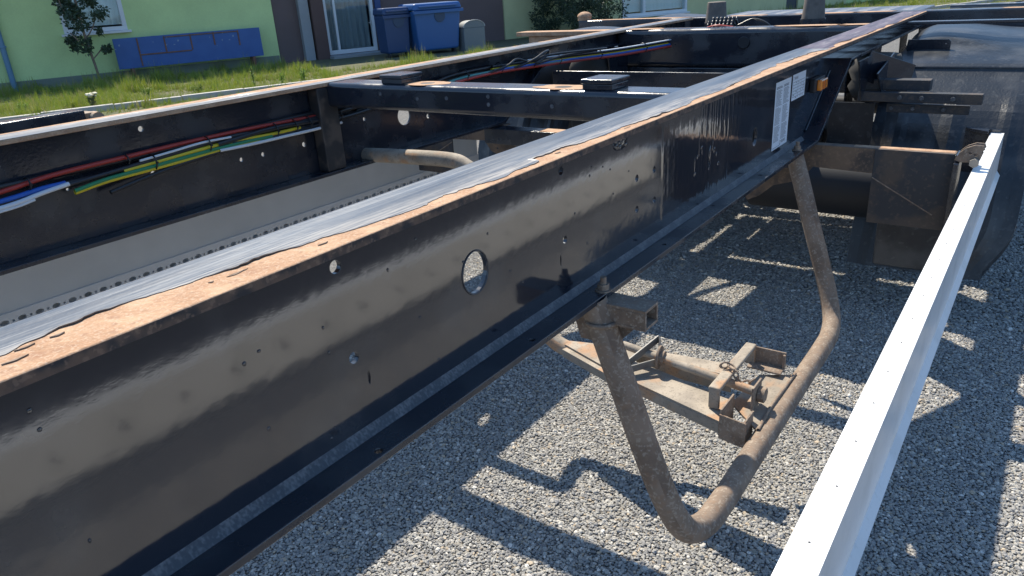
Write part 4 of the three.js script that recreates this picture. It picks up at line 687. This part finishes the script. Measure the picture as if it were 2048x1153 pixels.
{
  const m = part('mudguard', mudguard(fenderProf, -0.625, -0.02, 0.03), M.plastic, T, 'black plastic mudguard with hanging front flap');
  part('mount_plate', [exL([[-0.60, 1.10], [-0.43, 1.10], [-0.42, 1.09], [-0.42, 1.01], [-0.44, 0.985], [-0.575, 0.99], [-0.605, 1.06]], 4.10, 4.106, [[-0.515, 1.0, 0.007], [-0.45, 1.0, 0.005], [-0.44, 1.08, 0.004]], 0.001)], M.black, m);
  part('mount_beam', [bx(-0.66, -0.21, 0.915, 0.955, 3.40, 3.44, 0.004), bx(-0.55, -0.25, 0.87, 0.905, 3.43, 3.45, 0.003), bx(-0.66, -0.4, 0.957, 1.0, 3.44, 3.5, 0.004)], M.bracket, T);
  const bt = []; for (const X of [-0.5, -0.42, -0.31]) bt.push(new THREE.CylinderGeometry(0.009, 0.009, 0.012, 6).rotateX(Math.PI / 2).translate(X, 0.935, -3.395), new THREE.CylinderGeometry(0.008, 0.008, 0.012, 6).rotateX(Math.PI / 2).translate(X - 0.03, 0.888, -3.425)); for (const q of bt) part('mount_bolt', q, M.weld, T);
  part('mudguard', mudguard(fenderProf2, -0.625, -0.02, 0.02), M.plastic, T, 'second black mudguard behind the outrigger');
  part('mudguard', mudguard(fenderProf, mir(-0.02), mir(-0.625), 0.02, 0.03), M.plastic, T, 'black mudguard on the far side');
  part('mudguard', mudguard(fenderProf2, mir(-0.02), mir(-0.625), 0.02, 0.03), M.plastic, T, 'rear black mudguard on the far side');
  const tyre = new THREE.LatheGeometry([[0.28, -0.17], [0.42, -0.185], [0.485, -0.17], [0.5, -0.13], [0.5, 0.13], [0.485, 0.17], [0.42, 0.185], [0.28, 0.17], [0.28, -0.17]].map(([a, b]) => new THREE.Vector2(a, b)), 48).rotateZ(Math.PI / 2);
  const rim = new THREE.LatheGeometry([[0.01, -0.06], [0.14, -0.06], [0.16, -0.02], [0.24, -0.04], [0.275, 0.15], [0.28, 0.165], [0.265, 0.165], [0.23, -0.02], [0.01, -0.04]].map(([a, b]) => new THREE.Vector2(a, b)), 40);
  for (const L of [4.55, 5.9]) for (const s of [0, 1]) {
    const X = s ? mir(-0.36) : -0.36, w = part('wheel', tyre.clone().translate(X, 0.5, -L), M.rubber, T);
    part('rim', rim.clone().rotateZ(s ? Math.PI / 2 : -Math.PI / 2).translate(X, 0.5, -L), M.alu, w);
  }
  for (const L of [4.55, 5.9]) part('axle', [cylX(-2.4, -0.4, 0.5, L, 0.06, 18)], M.dark, T);
  for (const X of [-0.74, -2.064]) for (const L of [3.85, 5.2]) part('suspension_hanger', [exX([[L - 0.13, 1.1], [L + 0.13, 1.1], [L + 0.06, 0.72], [L - 0.05, 0.72]], X - 0.05, X - 0.044, []), exX([[L - 0.13, 1.1], [L + 0.13, 1.1], [L + 0.06, 0.72], [L - 0.05, 0.72]], X + 0.044, X + 0.05, [])], M.black, T);
  for (const X of [-0.74, -2.064]) for (const L of [3.78, 5.1]) part('trailing_arm', bar([X, 0.74, L], [X, 0.56, L + 0.9], 0.07, 0.06), M.dark, T);
  // air bellows and brackets seen under the neck
  const bel = (X, L) => new THREE.LatheGeometry([[0.01, 0], [0.08, 0], [0.1, 0.03], [0.115, 0.06], [0.1, 0.09], [0.118, 0.13], [0.1, 0.17], [0.09, 0.2], [0.01, 0.2]].map(([a, b]) => new THREE.Vector2(a, b)), 26).translate(X, 0.87, -L);
  part('air_bellows', bel(-0.66, 3.75), M.rubber, T); part('air_bellows', bel(mir(-0.66), 3.75), M.rubber, T);
  part('neck_gusset', [exX([[3.18, 1.10], [3.5, 1.10], [3.3, 0.93]], -0.63, -0.624, [], 0.001), exX([[3.3, 1.04], [3.62, 1.09], [3.62, 0.96], [3.45, 0.93]], -0.58, -0.574, [], 0.001), bar([-0.64, 1.06, 3.4], [-0.5, 0.98, 3.62], 0.006, 0.12)], M.black, T);
  part('air_tank', [cylX(-1.0, -0.46, 0.60, 3.22, 0.125, 32), new THREE.SphereGeometry(0.125, 24, 12).scale(0.35, 1, 1).translate(-0.46, 0.60, -3.22), new THREE.SphereGeometry(0.125, 24, 12).scale(0.35, 1, 1).translate(-1.0, 0.60, -3.22)], M.dark, T);
  part('front_panel', bx(-0.78, -0.60, 0.60, 0.90, 3.46, 3.47, 0.002), M.plastic, T); part('front_panel', bx(-0.46, -0.18, 0.35, 0.62, 3.0, 3.03, 0.01), M.plastic, T, 'black plastic panel hanging behind the guard bracket');
  // clutter between the rails at the rear: tank, brake cylinders, pipes
  part('air_tank', [cylX(-1.9, -1.1, 0.80, 3.27, 0.12, 32), new THREE.SphereGeometry(0.12, 24, 12).scale(0.35, 1, 1).translate(-1.1, 0.80, -3.27), new THREE.SphereGeometry(0.12, 24, 12).scale(0.35, 1, 1).translate(-1.9, 0.80, -3.27)], M.dark, T);
  part('added_plate', [bx(-1.98, -0.88, 0.86, 1.06, 3.1, 3.11, 0.003)], M.black, T);  // added panel blocking bright ground under the neck, trimmed for sun patches
  { const pl = [[-1.98, 3.112], [-0.88, 3.112], [-0.88, 3.95], [-1.98, 3.95]], sh = shp(pl), hole = new THREE.Path([[-1.86, 3.50], [-1.86, 3.80], [-1.60, 3.78], [-1.62, 3.49]].map(([a, b]) => new THREE.Vector2(a, b))); sh.holes.push(hole); part('added_plate', ext(sh, 0.008).applyMatrix4(new THREE.Matrix4().set(1, 0, 0, 0, 0, 0, 1, 0.93, 0, -1, 0, 0, 0, 0, 0, 1)), M.black, T); }  // added out-of-view plate, hole cut to shape sun patches on the ground
  part('air_tank', [rod([-2.42, 0.945, 3.2], [-2.42, 0.945, 3.86], 0.14, 32), new THREE.SphereGeometry(0.14, 24, 12).scale(1, 1, 0.35).translate(-2.42, 0.945, -3.2)], M.dark, T);
  for (const X of [-1.75, -1.0]) part('brake_cylinder', [new THREE.CylinderGeometry(0.08, 0.08, 0.22, 22).rotateX(Math.PI / 2).translate(X, 0.62, -4.2), new THREE.CylinderGeometry(0.065, 0.065, 0.14, 22).rotateX(Math.PI / 2).translate(X, 0.62, -4.02)], M.dark, T);
  part('hose_coupling', bx(-1.06, -1.03, 1.0, 1.03, 3.07, 3.098, 0.006), M.redPlastic, T);
}
scene.traverse((o) => { if (o.isMesh) { o.castShadow = true; o.receiveShadow = true; } });
renderer.render(scene, camera);
